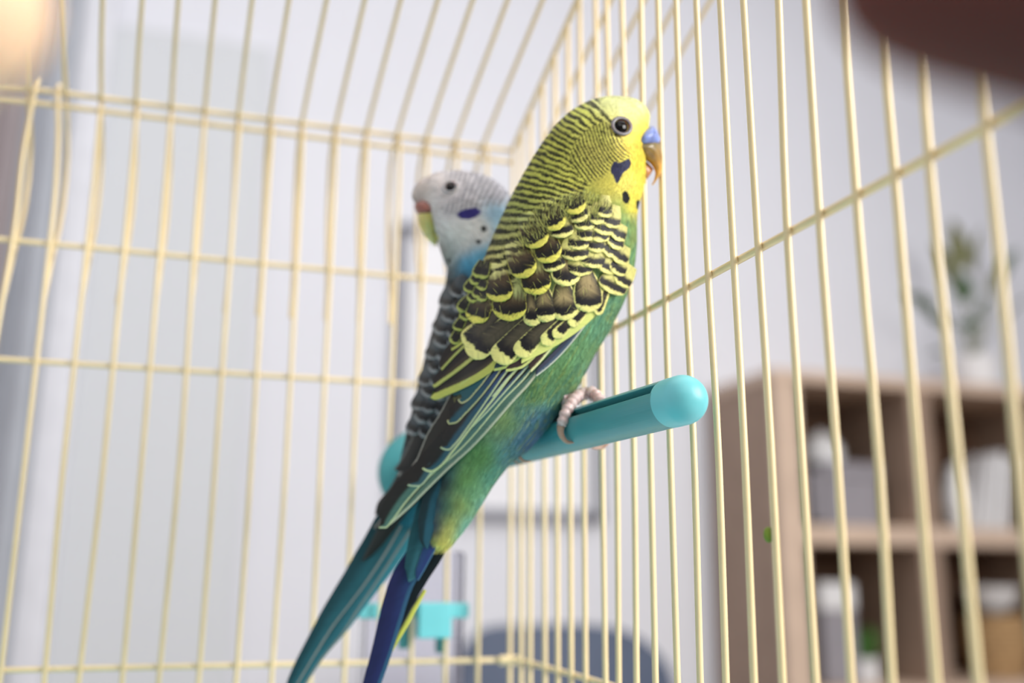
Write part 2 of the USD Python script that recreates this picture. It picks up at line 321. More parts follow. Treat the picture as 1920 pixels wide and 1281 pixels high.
t = Thing('basket', 'tan woven basket on the lower shelf at the right edge', 'basket', (kx + .02, SY + .16, zs2))
for k in range(11):
    z = zs2 + .008 + k * .0145; r_ = .062 + .018 * math.sin(k / 10 * 2.4)
    a = np.linspace(0, 2 * np.pi, 33)
    t.part('coil', tube(np.stack([t.base[0] + r_ * np.cos(a), t.base[1] + r_ * np.sin(a), np.full(33, z)], 1), .008, 8), MAT['wicker'], smooth=True)
t.part('base_disc', lathe([(0, 0), (.066, 0), (.066, .006), (0, .006)], t.base), MAT['wicker'])
t = Thing('bowl', 'white bowl sitting in the top of the tan woven basket', 'bowl', t.base + [0, 0, .165])
t.part('shell', lathe([(0, 0), (.035, 0), (.066, .035), (.074, .07), (.071, .07), (.062, .036), (.034, .006), (0, .006)], t.base), MAT['white'], smooth=50)

# ------------------------------------------------------------------ the table and the cage
t = Thing('table', 'plain white table that carries the birdcage below the picture', 'table', (0.0, .2, 0))
t.part('tabletop', box(-.45, .45, -.10, .55, .825, .855, .004), MAT['post'])
for sx in (-.42, .42):
    for sy in (-.07, .52):
        t.part('leg', box(sx - .02, sx + .02, sy - .02, sy + .02, 0, .825, .003), MAT['post'])
D, XW, RW = 0.368, 0.1153, 0.00083                  # back wall of the cage, right wall, wire radius
ZB = -0.105
cage = Thing('birdcage', 'cream enamelled wire birdcage around the two budgerigars', 'birdcage', W((0.0, .2, -.145)))
def wire(pts, r=RW, name='wire', samples=None, sides=12): cage.part(name, tube([W(p) for p in pts], r, sides, samples), MAT['wire'], smooth=True)
cage.part('tray', box(-.2, XW + .006, .0, D + .006, .855, 1 + ZB, .006), MAT['turq_shaded2'])
# right wall: each bar follows the photograph's own slightly uneven spacing
ROOF = 0.34
roof_z = lambda y: .1702 + ROOF * (D - y)
bars_r = [[(963, 275), (956, 1235)], [(978, 262), (977, 1240)], [(995, 222), (994, 1244)], [(1018, 170), (1021.7, 1250)], [(1040.5, 118), (1046, 1250)],
          [(1064.5, 60), (1071, 1255)], [(1087, 30), (1098, 1255)], [(1117, 50), (1129, 870), (1134.6, 1231)], [(1138, 50), (1156.7, 870), (1159.6, 1231)], [(1167, 50), (1188.8, 870), (1193, 1231)],
          [(1202.5, 50), (1208.8, 450), (1220, 870), (1228, 1231)], [(1234.6, 50), (1244, 450), (1257.5, 870), (1268.8, 1231)], [(1269, 50), (1281.7, 450), (1302, 870), (1311.7, 1231)],
          [(1307.5, 50), (1324.6, 450), (1348, 870), (1359.6, 1231)], [(1353, 50), (1374, 450), (1397, 870), (1411.7, 1231)], [(1397, 50), (1421, 450), (1447, 870), (1465, 1231)],
          [(1461.7, 50), (1477, 450), (1504, 870), (1526, 1231)], [(1514, 50), (1539, 450), (1570, 870), (1593, 1231)], [(1582.5, 50), (1611.7, 450), (1648, 870), (1669, 1231)],
          [(1656, 90), (1688, 450), (1722, 870), (1751, 1231)], [(1726, 100), (1755, 450), (1797, 870), (1830, 1231)], [(1838, 150), (1870, 450), (1909.6, 870), (1945, 1231)]]
for b in bars_r:
    p = [at(q, 0, XW) for q in b]
    d0_, d1_ = p[0] - p[1], p[-1] - p[-2]
    yt = p[0][1]; top = p[0] + d0_ / abs(d0_[2]) * max(0.0, roof_z(yt) - p[0][2])
    bot = p[-1] + d1_ / abs(d1_[2]) * (p[-1][2] - ZB)
    wire([bot] + p[::-1] + ([top] if top[2] > p[0][2] + .002 else []), samples=24)
xo = XW + 2 * RW
for z in (.0708, -.0325):
    wire([(xo, D, z), (xo, .30, z + .0003), (xo, .2, z), (xo, .1, z - .0012), (xo, .02, z - .002)], .00095, 'rail', 16)
wire([(XW, D, roof_z(D)), (XW, .05, roof_z(.05))], .00105, 'rail')
# back wall
bars_b = [[(68, 152), (41.7, 300), (31, 400), (0, 590)], [(109, 162), (109, 260), (101, 390), (48.5, 850), (5, 1230)], [(189, 198), (175.5, 350), (121, 850), (87, 1230)],
          [(257, 205), (244, 350), (196, 850), (153, 1230)], [(321, 214), (310, 350), (267, 850), (233, 1230)], [(384, 222), (373, 350), (338, 850), (302, 1230)],
          [(449, 232), (441, 350), (405, 850), (376, 1230)], [(511, 238), (503, 350), (472, 850), (446, 1230)], [(568, 244), (563.5, 350), (537, 850), (512, 1230)],
          [(631, 250), (627, 350), (602, 850), (584, 1230)], [(688, 258), (685, 350), (663, 850), (647, 1230)], [(750, 266), (748, 350), (729, 850), (709, 1230)],
          [(802, 272), (799, 350), (780, 850), (771, 1230)], [(858, 278), (855, 350), (841, 850), (835, 1230)], [(914, 284), (912, 350), (901, 850), (896, 1230)]]
for k, b in enumerate(bars_b):
    p = [at(q, 1, D) for q in b]; d1_ = p[-1] - p[-2]
    bot = p[-1] + d1_ / abs(d1_[2]) * (p[-1][2] - ZB)
    hook = [p[0] + [0, .0022, .0016], p[0] + [0, .0005, .0026], p[0] + [0, -.0008, .0010]]
    wire([bot] + p[::-1] + hook[::-1], samples=40)
yo = D + 2 * RW
for z, dx in ((.1702, 0), (.1650, 0), (.1111, 0), (.0686, 0), (-.0329, 0)):
    wire([(-.2, yo, z - (.003 if z > .16 else 0)), (-.05, yo, z - (.0012 if z > .16 else 0)), (XW + .001, yo, z)], .00095, 'rail', 12)
cage.part('corner_joint', tube([W((XW - .004, D, -.0329)), W((XW + .004, D - .001, -.0329))], [.0018, .0016], 12), MAT['wire'], smooth=True)
# roof wires: down the pitched roof, over the eave and round behind the back wall
tops = [45, 114.6, 192.5, 266.7, 345, 412.5, 479, 549, 621, 689.6, 754, 826, 890, 955, 1021]
eave = [(50, 158), (122, 166), (188, 177), (254, 185), (321, 193), (384, 202), (447, 212), (506, 220), (566, 228), (629, 236), (688, 243), (745, 250), (800, 257), (854, 263), (907, 269)]
for xt, e in zip(tops, eave):
    pe = at(e, 1, D)
    r_ = ray((xt, 0))[0]; s = (roof_z(0) - 0.0) / (r_[2] + ROOF * r_[1]); pt = r_ * s
    if e[0] > 300: pt[0] = pe[0] + (pt[0] - pe[0]) * .5
    d = (pt - pe) / (pe[1] - pt[1]); far = pe + d * (D - .03)
    z = pe[2]; x = pe[0]
    wire([far, pe + d * .05, pe + d * .012, (x, D + .009, z - .0045), (x + .0006, D + .0175, z - .016), (x + .001, D + .0195, z - .030), (x + .0012, D + .0165, z - .045), (x + .001, D + .008, z - .062), (x + .0005, D + .0035, z - .078)], samples=44)
for k in range(1, 5):                            # the eave reaches past the right wall
    x = XW + .0118 * k
    wire([(x, D + .03, roof_z(D) - .010), (x, D, roof_z(D)), (x, .03, roof_z(.03))])

# ------------------------------------------------------------------ perch
FL = at((790, 886), 1, D - .004); pd = ray((24, 1098))[0]; pd /= np.linalg.norm(pd)
lo, hi = 0.0, .35
for _ in range(60):
    mid = (lo + hi) / 2
    if pix(FL - pd * mid)[0] < 1280: lo = mid
    else: hi = mid
CAP = FL - pd * lo; cap_depth = pix(CAP)[2]; PR = 47.0 / F * cap_depth
side = np.cross(pd, [0, 0, 1]); side /= np.linalg.norm(side); pup = np.cross(side, pd)     # side points to the cage's right wall
perch = Thing('perch', 'turquoise plastic perch with a domed end that both birds stand on', 'perch', W(FL))
def perch_pt(frac_px):
    """The point of the perch's axis seen at picture column frac_px."""
    a, b = 0.0, lo
    for _ in range(50):
        m_ = (a + b) / 2
        if pix(FL - pd * m_)[0] < frac_px: a = m_
        else: b = m_
    return FL - pd * a
ang = np.linspace(0, 2 * np.pi, 65)[:-1]
circ = shapely.Polygon(np.stack([np.cos(ang), np.sin(ang)], 1) * PR)
slot_dir = math.radians(146)
slot = shapely.affinity.rotate(shapely.box(PR * .30, -PR * .21, PR * 1.3, PR * .21), math.degrees(slot_dir), origin=(0, 0))
rib = shapely.affinity.rotate(shapely.box(PR * .955, -PR * .02, PR * 1.1, PR * .02), 212, origin=(0, 0))
sec = circ.difference(slot).buffer(-PR * .03).buffer(PR * .03, quad_segs=4)
L_ = lo - PR * .25
ex = trimesh.creation.extrude_polygon(sec, L_, engine='earcut'); v = np.array(ex.vertices)
perch.part('shaft', (W(FL - pd * v[:, 2:3] + side * v[:, 0:1] + pup * v[:, 1:2]), ex.faces[:, ::-1]), MAT['turq_shaded'], smooth=35)
prof = [(0, -PR * .9), (PR * .985, -PR * .9), (PR * 1.01, -PR * .75)] + [(PR * 1.01 * math.cos(a), PR * 1.0 * math.sin(a)) for a in np.linspace(0, math.pi / 2, 16)]
cp = trimesh.creation.revolve(np.array(prof), sections=64); v = np.array(cp.vertices)
perch.part('end_cap', (W(CAP - pd * v[:, 2:3] + side * v[:, 0:1] + pup * v[:, 1:2]), cp.faces), MAT['turq_shaded2'], smooth=50)
fr = 80.0 / F * pix(FL)[2]
fl_prof = [(0, 0), (fr, 0), (fr, .003), (fr * .9, .0045), (PR * 1.3, .006), (PR * 1.15, .012), (0, .012)]
cp = trimesh.creation.revolve(np.array(fl_prof), sections=64); v = np.array(cp.vertices)
Yax = np.array([0, 1.0, 0]); Xax = np.array([1.0, 0, 0]); Zax = np.array([0, 0, 1.0])
perch.part('flange', (W(FL + [0, .003, 0] - Yax * v[:, 2:3] + Xax * v[:, 0:1] + Zax * v[:, 1:2]), cp.faces), MAT['turq_shaded'], smooth=40)

# feeder clipped to the back wall
fd = Thing('feeder', 'clear plastic feeding cup in a turquoise clip on the back wall of the cage', 'feeder', W(at((770, 1215), 1, D)))
def clip(p0, p1, y0, y1): a, b = W(at(p0, 1, D)), W(at(p1, 1, D)); return box(a[0], b[0], a[1] + y0, a[1] + y1, b[2], a[2], .0008)
fd.part('bar', clip((676, 1132), (884, 1160), .003, .006), MAT['turq_shaded2'])
fd.part('latch', clip((782, 1130), (842, 1196), -.004, .003), MAT['turq_shaded2'])
for p0, p1 in (((752, 1160), (770, 1218)), ((822, 1190), (838, 1226))): fd.part('prong', clip(p0, p1, .002, .0055), MAT['turq_shaded'])
a, b = W(at((692, 1030), 1, D + .008)), W(at((868, 1420), 1, D + .008))
outer = box(a[0], b[0], D + .008, D + .024, b[2], a[2] - .0, .002); inner = box(a[0] + .0010, b[0] - .0010, D + .0090, D + .0230, b[2] + .0014, a[2] + .01)
fd.part('cup', outer - m3.Manifold(m3.Mesh(np.asarray(inner.vertices, np.float32), np.asarray(inner.faces, np.uint32))), MAT['clear'], smooth=30)
sp = W(at((1441, 1003), 0, XW - RW))
sd = trimesh.creation.icosphere(2, .0011); sd.vertices *= [1, .8, 1.5]; sd.apply_translation(sp)
solo('seed', (sd.vertices, sd.faces), MAT['seed'], 'tiny green seed husk stuck to a cage wire beside the bookshelf', 'seed', smooth=True)

# ------------------------------------------------------------------ the birds
# A bird is built in its own profile plane: x, y in photograph pixels, w in the same unit towards its near flank; P() gives that plane its distance and real size.
class Frame:
    def __init__(s, depth): s.d = depth
    def P(s, x, y, w=0.0):
        x, y, w = np.broadcast_arrays(np.asarray(x, float), np.asarray(y, float), np.asarray(w, float))
        z = s.d - w * s.d / F
        c = np.stack([(x - 960) / F * z, -(y - 640.5) / F * z, -z], -1)
        return c @ R.T + CAM
def resample(keys, n):
    """Smooth sections: keys are (front x, y, back x, y, half thickness)."""
    k = np.asarray(keys, float); s = np.r_[0, np.cumsum(np.hypot(*(np.diff((k[:, :2] + k[:, 2:4]) / 2, axis=0).T)) + 8)]
    return PchipInterpolator(s, k)(np.linspace(0, s[-1], n))
def loft(sec, nt, squash=1.0):
    n = len(sec); a = np.arange(nt) / nt * 2 * np.pi
    C, A, h = (sec[:, :2] + sec[:, 2:4]) / 2, (sec[:, :2] - sec[:, 2:4]) / 2, sec[:, 4]
    xy = C[:, None] + A[:, None] * np.cos(a)[None, :, None]
    w = h[:, None] * np.sign(np.sin(a)) * np.abs(np.sin(a)) ** squash
    v = np.concatenate([xy, w[..., None]], -1).reshape(-1, 3)
    v = np.vstack([v, [*C[0], 0], [*C[-1], 0]])
    i, j = np.meshgrid(np.arange(n - 1), np.arange(nt), indexing='ij'); j1 = (j + 1) % nt
    q = np.stack([i * nt + j, i * nt + j1, (i + 1) * nt + j1, (i + 1) * nt + j], -1).reshape(-1, 4)
    f = np.vstack([q[:, [0, 1, 2]], q[:, [0, 2, 3]]]); J = np.arange(nt)
    f = np.vstack([f, np.stack([np.full(nt, n * nt), (J + 1) % nt, J], 1), np.stack([np.full(nt, n * nt + 1), (n - 1) * nt + J, (n - 1) * nt + (J + 1) % nt], 1)])
    return v, f
def outward(V, f):
    c = V.mean(0); t = V[f]; vol = np.einsum('ij,ij->i', t[:, 0] - c, np.cross(t[:, 1] - c, t[:, 2] - c)).sum()
    return f if vol > 0 else f[:, ::-1]
def shepard(pts, power=3.2):
    """Colour of the plumage from samples (x, y, (r, g, b)); returns linear colour at x, y."""
    XY = np.array([p[:2] for p in pts], float); C = lin(np.array([p[2] for p in pts]))
    gx, gy = np.arange(520, 1300, 5.0), np.arange(160, 1300, 5.0); G = np.stack(np.meshgrid(gx, gy, indexing='ij'), -1)
    d2 = ((G[:, :, None] - XY) ** 2).sum(-1) + 25; wt = d2 ** (-power / 2 - .4); col = (wt[..., None] * C).sum(2) / wt.sum(2)[..., None]
    col = gaussian_filter(col, (1.4, 1.4, 0))
    it = RegularGridInterpolator((gx, gy), col, bounds_error=False, fill_value=None)
    return lambda x, y: it(np.stack([np.clip(x, 520, 1295), np.clip(y, 160, 1295)], -1))
def region(poly, blur):
    gx, gy = np.arange(520, 1300, 2.0), np.arange(160, 1300, 2.0); X, Y = np.meshgrid(gx, gy, indexing='ij')
    m = gaussian_filter(shapely.contains_xy(shapely.Polygon(poly), X.ravel(), Y.ravel()).reshape(X.shape).astype(float), blur / 2)
    it = RegularGridInterpolator((gx, gy), m, bounds_error=False, fill_value=0)
    return lambda x, y: it(np.stack([x, y], -1))
def fields(ctrl, x0, x1, y0, y1, step=3.0):
    """Feather direction and the phase of the barring: ctrl rows are x, y, direction x, y, period. The phase's gradient follows the direction."""
    c = np.asarray(ctrl, float); n = c[:, 2:4] / np.linalg.norm(c[:, 2:4], axis=1, keepdims=True)
    g = np.hstack([n, np.log(c[:, 4:5])]); rb = RBFInterpolator(c[:, :2], g, kernel='linear', smoothing=1.0)
    gx, gy = np.arange(x0, x1, step), np.arange(y0, y1, step); X, Y = np.meshgrid(gx, gy, indexing='ij')
    q = rb(np.stack([X.ravel(), Y.ravel()], 1)).reshape(len(gx), len(gy), 3)
    d = q[..., :2] / np.linalg.norm(q[..., :2], axis=-1, keepdims=True); k = 2 * np.pi / np.exp(q[..., 2])
    N = len(gx) * len(gy); idx = np.arange(N).reshape(len(gx), len(gy))
    def diff(a, b): m = a.size; r = np.arange(m); return csr_matrix((np.r_[-np.ones(m), np.ones(m)], (np.r_[r, r], np.r_[a.ravel(), b.ravel()])), (m, N)) / step
    A = svstack([diff(idx[:-1], idx[1:]), diff(idx[:, :-1], idx[:, 1:])]).tocsr()
    gxv, gyv = k * d[..., 0], k * d[..., 1]
    rhs = np.r_[((gxv[:-1] + gxv[1:]) / 2).ravel(), ((gyv[:, :-1] + gyv[:, 1:]) / 2).ravel()]
    phi = spsolve((A.T @ A + 1e-9 * sid(N)).tocsc(), A.T @ rhs).reshape(len(gx), len(gy))
    mk = lambda a: RegularGridInterpolator((gx, gy), a, bounds_error=False, fill_value=None)
    fp, fd_ = mk(phi), mk(d)
    clipq = lambda x, y: np.stack([np.clip(x, gx[0], gx[-1]), np.clip(y, gy[0], gy[-1])], -1)
    return (lambda x, y: fp(clipq(x, y))), (lambda x, y: fd_(clipq(x, y)))
def sm(a, b, x): t = np.clip((x - a) / (b - a), 0, 1); return t * t * (3 - 2 * t)
def nz(x, y, s, seed=0): return meshkit.noise(np.stack([np.asarray(x, float) / s, np.asarray(y, float) / s, np.full(np.shape(x), 3.7)], -1), seed)
def mixc(a, b, t): return a + (b - a) * np.asarray(t)[..., None]

def blades(fr, v, f, paint, flow, n, seed, length, keep=None, lift=.10, width=1.3, lift_sil=0.0):
    """Fine loose barbs lying along the feather direction over a body surface (one joined part)."""
    rs = np.random.RandomState(seed); t = v[f]; cr = np.cross(t[:, 1] - t[:, 0], t[:, 2] - t[:, 0]); ar = np.linalg.norm(cr, axis=1)
    pr = ar * np.where(t[:, :, 2].mean(1) < -4, .30, 1.0)
    if keep is not None: pr = pr * keep(t[:, :, 0].mean(1), t[:, :, 1].mean(1))
    pick = rs.choice(len(f), n, p=pr / pr.sum()); b = rs.dirichlet((1, 1, 1), n)
    p = (t[pick] * b[..., None]).sum(1); nr = cr[pick] / ar[pick][:, None]
    ctr = np.array([v[:, 0].mean(), v[:, 1].mean(), 0])
    d2 = flow(p[:, 0], p[:, 1]); a = rs.normal(0, .13, n); d2 = np.stack([d2[:, 0] * np.cos(a) - d2[:, 1] * np.sin(a), d2[:, 0] * np.sin(a) + d2[:, 1] * np.cos(a)], 1)
    d = np.concatenate([d2, np.zeros((n, 1))], 1); d -= nr * (d * nr).sum(1, keepdims=True); ln = np.linalg.norm(d, axis=1, keepdims=True); d /= np.maximum(ln, 1e-6)
    L = (length(p[:, 0], p[:, 1]) if callable(length) else length) * rs.uniform(.6, 1.3, n) * np.clip(ln[:, 0] * 1.3, .35, 1); bn = np.cross(d, nr)
    V, C = [], []; br = rs.uniform(.80, 1.18, (n, 1))
    for q, wq in ((0, .8), (.35, 1), (.7, .75), (1, .12)):
        c = p + d * (L * q)[:, None] + nr * (.35 + lift * L * q * q)[:, None]
        col = np.clip(paint(c[:, 0], c[:, 1]) * br, 0, 1)
        for s in (-1, 1): V.append(c + bn * s * width * .5 * wq); C.append(col)
    V, C = np.stack(V, 1).reshape(-1, 3), np.stack(C, 1).reshape(-1, 3)
    o = np.arange(n)[:, None, None] * 8; q = np.array([[0, 1, 3], [0, 3, 2], [2, 3, 5], [2, 5, 4], [4, 5, 7], [4, 7, 6]])
    return V, (o + q).reshape(-1, 3), C

class Wing:
    """Feathers laid like shingles on a smooth wing surface w = surf(x, y)."""
    def __init__(s, fr, thing, path, surf, side, res): s.fr, s.t, s.path, s.surf, s.side, s.res = fr, thing, path, surf, side, res
    def put(s, name, X, Y, Wp, col, thick=1.1, label=None):
        nu, nt = X.shape; w = (s.surf(X.ravel(), Y.ravel()).reshape(X.shape) + Wp) * s.side
        top = s.fr.P(X, Y, w).reshape(-1, 3); bot = s.fr.P(X, Y, w - thick * s.side).reshape(-1, 3)
        i, j = np.meshgrid(np.arange(nu - 1), np.arange(nt - 1), indexing='ij'); a = i * nt + j
        q = np.stack([a, a + nt, a + nt + 1, a + 1], -1).reshape(-1, 4); f = np.vstack([q[:, [0, 1, 2]], q[:, [0, 2, 3]]])
        k = nu * nt
        edge = np.r_[np.arange(nt - 1), (np.arange(nu - 1) * nt + nt - 1), ((nu - 1) * nt + np.arange(nt - 1, 0, -1)), (np.arange(nu - 1, 0, -1) * nt)]
        e1 = np.roll(edge, -1); rim = np.vstack([np.stack([edge, e1, e1 + k], 1), np.stack([edge, e1 + k, edge + k], 1)])
        f = np.vstack([f, f[:, ::-1] + k, rim])
        V = np.vstack([top, bot]); c = np.vstack([col.reshape(-1, 3)] * 2)
        s.t.part(name, (V, outward(V, f)), MAT['quill'], smooth=True, color=c, parent=s.path, label=label)
    def covert(s, tip, d, hw, L, scheme, seed, lift=0.0, name='covert_feather', rise=3.2, flat=.95, fade=None):
        d = np.asarray(d, float); d /= np.linalg.norm(d); n = np.array([-d[1], d[0]]); base = np.asarray(tip, float) - d * L
        nu, nt = max(6, int(2 * hw / s.res)), max(8, int(L / s.res))
        u, t = np.meshgrid(np.linspace(-1, 1, nu), np.linspace(0, 1, nt), indexing='ij')
        tc = max(.35, 1 - flat * hw / L)
        prof = np.where(t > tc, np.clip(1 - ((t - tc) / (1 - tc)).clip(0, 1) ** 2.4, 0, 1) ** .55, .48 + .52 * np.sin(np.clip(t / tc, 0, 1) * np.pi / 2))
        prof = np.maximum(prof, .03)
        rs = np.random.RandomState(seed); bend = rs.normal(0, .04)
        bx = u * hw * prof; al = t * L
        rag = (nz(bx + seed * 17, al * .15, 1.6, seed) - .5) * 2.2 * sm(.55, 1, t) * 1.5
        X = base[0] + d[0] * (al + rag) + n[0] * (bx + bend * al); Y = base[1] + d[1] * (al + rag) + n[1] * (bx + bend * al)
        rho = np.where(t > tc, np.sqrt((u * prof) ** 2 + ((t - tc) / (1 - tc)) ** 2), np.abs(u)); e = (1 - rho) * hw
        e = np.where(t > tc, np.minimum(e, (1 - t) * L * 1.15 + (1 - prof) * 0), e)
        col = scheme(u, t, bx, al, e, L, hw, seed)
        if fade is not None: col = mixc(fade(X.ravel(), Y.ravel()).reshape(*X.shape, 3), col, sm(.12, .52, t + (nz(bx, al * .1, 2.2, seed) - .5) * .3))
        s.put(name, X, Y, lift + rise * (t - .5) * 2 - 2.2 * np.abs(u) ** 3 * min(hw / 12, 1.3) + .5 * rs.uniform(-1, 1), col)
    def vane(s, edge, wid, scheme, seed, lift=0.0, name='flight_feather', flip=False, tipround=.12, rise=2.0):
        e = np.asarray(edge, float); sl = np.r_[0, np.cumsum(np.hypot(*np.diff(e, axis=0).T))]; L = sl[-1]
        nt = max(14, int(L / (s.res * 1.25))); tt = np.linspace(0, 1, nt)
        E = np.stack([PchipInterpolator(sl, e[:, k])(tt * L) for k in (0, 1)], 1); T = np.gradient(gaussian_filter(E, (2.0, 0), mode='nearest'), axis=0); T /= np.linalg.norm(T, axis=1, keepdims=True)
        N = np.stack([-T[:, 1], T[:, 0]], 1) * (-1 if flip else 1)       # towards the inner vane
        ks = np.linspace(0, 1, len(np.atleast_1d(wid))); wv = np.interp(tt, ks, np.atleast_1d(wid)) if np.ndim(wid) else np.full(nt, float(wid))
        tr = tipround; wv = wv * np.where(tt > 1 - tr, np.sqrt(np.clip(1 - ((tt - 1 + tr) / tr) ** 2, 0, 1)), 1).clip(.05)
        nu = max(6, int(np.max(wv) / s.res)); u = np.linspace(0, 1, nu)
        U, Tt = np.meshgrid(u, tt, indexing='ij')
        X = E[None, :, 0] + N[None, :, 0] * wv * U; Y = E[None, :, 1] + N[None, :, 1] * wv * U
        col = scheme(U, Tt, U * wv[None], Tt * L, L, seed)
        s.put(name, X, Y, lift + rise * (Tt - .5) - 2.0 * (U - .35) ** 2 * 2, col)

BLACK, BROWN = lin((34, 30, 30)), lin((82, 66, 48))
def covert_scheme(base, dark, margin, m_tip, m_side, band=12.0, side=.5, soft=.35, curve=.45):
    """Pale or brown base, a dark band that follows the tip, and a pale margin broken up by the barbs."""
    base, dark, margin = lin(base), lin(dark), lin(margin)
    def f(u, t, bx, al, e, L, hw, seed):
        barb = al - np.abs(bx) * .7
        fine = nz(barb + seed * 31.7, np.sign(bx) * 3 + bx * .05, 1.25, seed) - .5; mid = nz(barb + seed * 11.7, bx * .1, 4.5, seed + 1) - .5
        tipd = (1 - t) * L - (hw * curve) * (1 - np.sqrt(np.clip(1 - (u * .95) ** 2, 0, 1))) * -1.0 * -1
        tipd = np.maximum(tipd, 0); sd = hw * (1 - np.abs(u)) * 1.15
        m = m_tip * (.8 + .4 * nz(bx, al * 0, 6, seed + 4))
        dm = np.minimum(tipd - m, sd - m_side) + fine * (2.2 + 2.6 * (t > .5)) + mid * 2.0
        dd = np.minimum(tipd - m - band, (sd - m_side - band * side) * 1.0) + fine * 2.5 + mid * 3
        c = mixc(np.broadcast_to(dark, (*t.shape, 3)), base * (1 + mid[..., None] * .3), sm(-band * soft, band * soft * 1.6, dd))
        c = mixc(np.broadcast_to(margin, c.shape) * (1 + mid[..., None] * .25), c, sm(-1.0, 1.0, dm))
        hair = sm(.27, .40, fine); c = mixc(c, margin * .8, hair * .55 * sm(-band, 0, -dm) * (dm > 0)); c = c * (1 - (sm(.24, .36, -fine) * .60 * (dm < 2))[..., None])
        shaft = np.exp(-(bx / .8) ** 2) * .22 * (dm > 0)
        return np.clip(c * (1 - shaft[..., None]) * (1 + (fine * .40)[..., None]), 0, 1)
    return f
def vane_scheme(edge_c, edge_w, outer, inner, split=.45, patch=None, base_c=None, inner_edge=None, soft=.12):
    edge_c, outer, inner = lin(edge_c), lin(outer), lin(inner)
    def f(u, t, d, al, L, seed):
        barb = al * .8 - d * .9; fine = nz(barb + seed * 13.1, d * .12, 1.6, seed) - .5; slow = nz(al / 26 + seed, d / 9, 1, seed + 1) - .5
        oc = np.broadcast_to(outer, (*t.shape, 3))
        if base_c is not None: oc = mixc(oc, lin(base_c), 1 - sm(.15, .6, t))
        c = mixc(oc, inner, sm(split - soft, split + soft, u + slow * .1))
        if patch is not None:
            (pa, pb), (ua, ub), pc = patch; pm = sm(pa - .01, pa + .01, t + fine * .02) * (1 - sm(pb - .01, pb + .01, t + fine * .02)) * sm(ua - .04, ua + .04, u) * (1 - sm(ub - .04, ub + .04, u)); c = mixc(c, lin(pc), pm)
        c = c * (1 + fine[..., None] * .30 + slow[..., None] * .25)
        c = mixc(c, edge_c * (1 + fine[..., None] * .15), 1 - sm(edge_w - .7, edge_w + .7, d + fine * 1.3))
        if inner_edge is not None: c = mixc(c, lin(inner_edge), sm(.90, .97, u))
        return np.clip(c, 0, 1)
    return f
def beak_part(thing, fr, keys, color, n=40, nt=28, parent=None, name='beak', squash=1.0):
    sec = resample(keys, n); v, f = loft(sec, nt, squash); V = fr.P(v[:, 0], v[:, 1], v[:, 2])
    col = color(v[:, 0], v[:, 1]) if callable(color) else np.tile(lin(color), (len(v), 1))
    return thing.part(name, (V, outward(V, f)), MAT['horn'], smooth=True, color=col, parent=parent)
def chain(fr, pts, name, thing, mat='horn', color=None, seg=10, samples=26, bumps=0.0, seed=0, parent=None):
    """A tapering tube through (x, y, w, radius) in the bird's frame, with scale bumps."""
    p = np.asarray(pts, float); s = np.r_[0, np.cumsum(np.linalg.norm(np.diff(p[:, :3], axis=0), axis=1))]; t = np.linspace(0, s[-1], samples)
    q = np.stack([PchipInterpolator(s, p[:, k])(t) for k in range(4)], 1)
    if bumps: q[:, 3] *= 1 + bumps * np.sin(t / 2.1) * (.6 + .4 * np.random.RandomState(seed).rand(samples))
    v, f = tube(q[:, :3], q[:, 3], seg); V = fr.P(v[:, 0], v[:, 1], v[:, 2])
    c = None
    if color is not None:
        c = np.tile(lin(color), (len(v), 1)) * (.85 + .3 * nz(v[:, 0] + v[:, 2], v[:, 1], 2.2, seed))[:, None]
        c[:, :] = mixc(c, lin((178, 140, 132)), sm(.5, .7, nz(v[:, 0], v[:, 1] + v[:, 2], 3.1, seed + 5)) * .5)
    return thing.part(name, (V, outward(V, f)), MAT[mat], smooth=True, color=c, parent=parent)

# ================================================= the green bird
gp = perch_pt(1082); GD = pix(gp)[2] + 0.004; G = Frame(GD)
green = Thing('budgerigar', 'green and yellow budgerigar with black barring perched in front, beak to the right', 'bird', G.P(1075, 770))
keys = [(1204, 282, 1209, 247, 6), (1203, 300, 1214, 236, 11), (1207, 319, 1218.5, 217, 17), (1211, 336, 1208.5, 197, 27), (1207, 352, 1184, 183.5, 48), (1201, 372, 1150, 180, 70), (1196, 394, 1117, 185, 81),
        (1194, 418, 1080, 202, 84), (1194, 442, 1046, 230, 87), (1193, 466, 1014, 272, 92), (1190, 494, 986, 318, 98), (1183, 524, 962, 362, 104), (1172, 560, 940, 408, 109), (1155, 596, 921, 452, 112), (1137, 630, 903, 498, 112),
        (1117, 662, 888, 545, 110), (1101, 692, 874, 600, 105), (1081, 730, 864, 660, 99), (1057, 767, 856, 715, 91), (1025, 805, 850, 768, 80), (992, 842, 844, 818, 68), (957, 871, 836, 860, 55), (929, 905, 826, 900, 44),
        (904, 944, 815, 938, 34), (880, 982, 807, 974, 25), (858, 1010, 804, 1005, 18), (846, 1024, 806, 1022, 10), (838, 1030, 812, 1030, 3)]
sec = resample(keys, 470); bv, bf = loft(sec, 380)
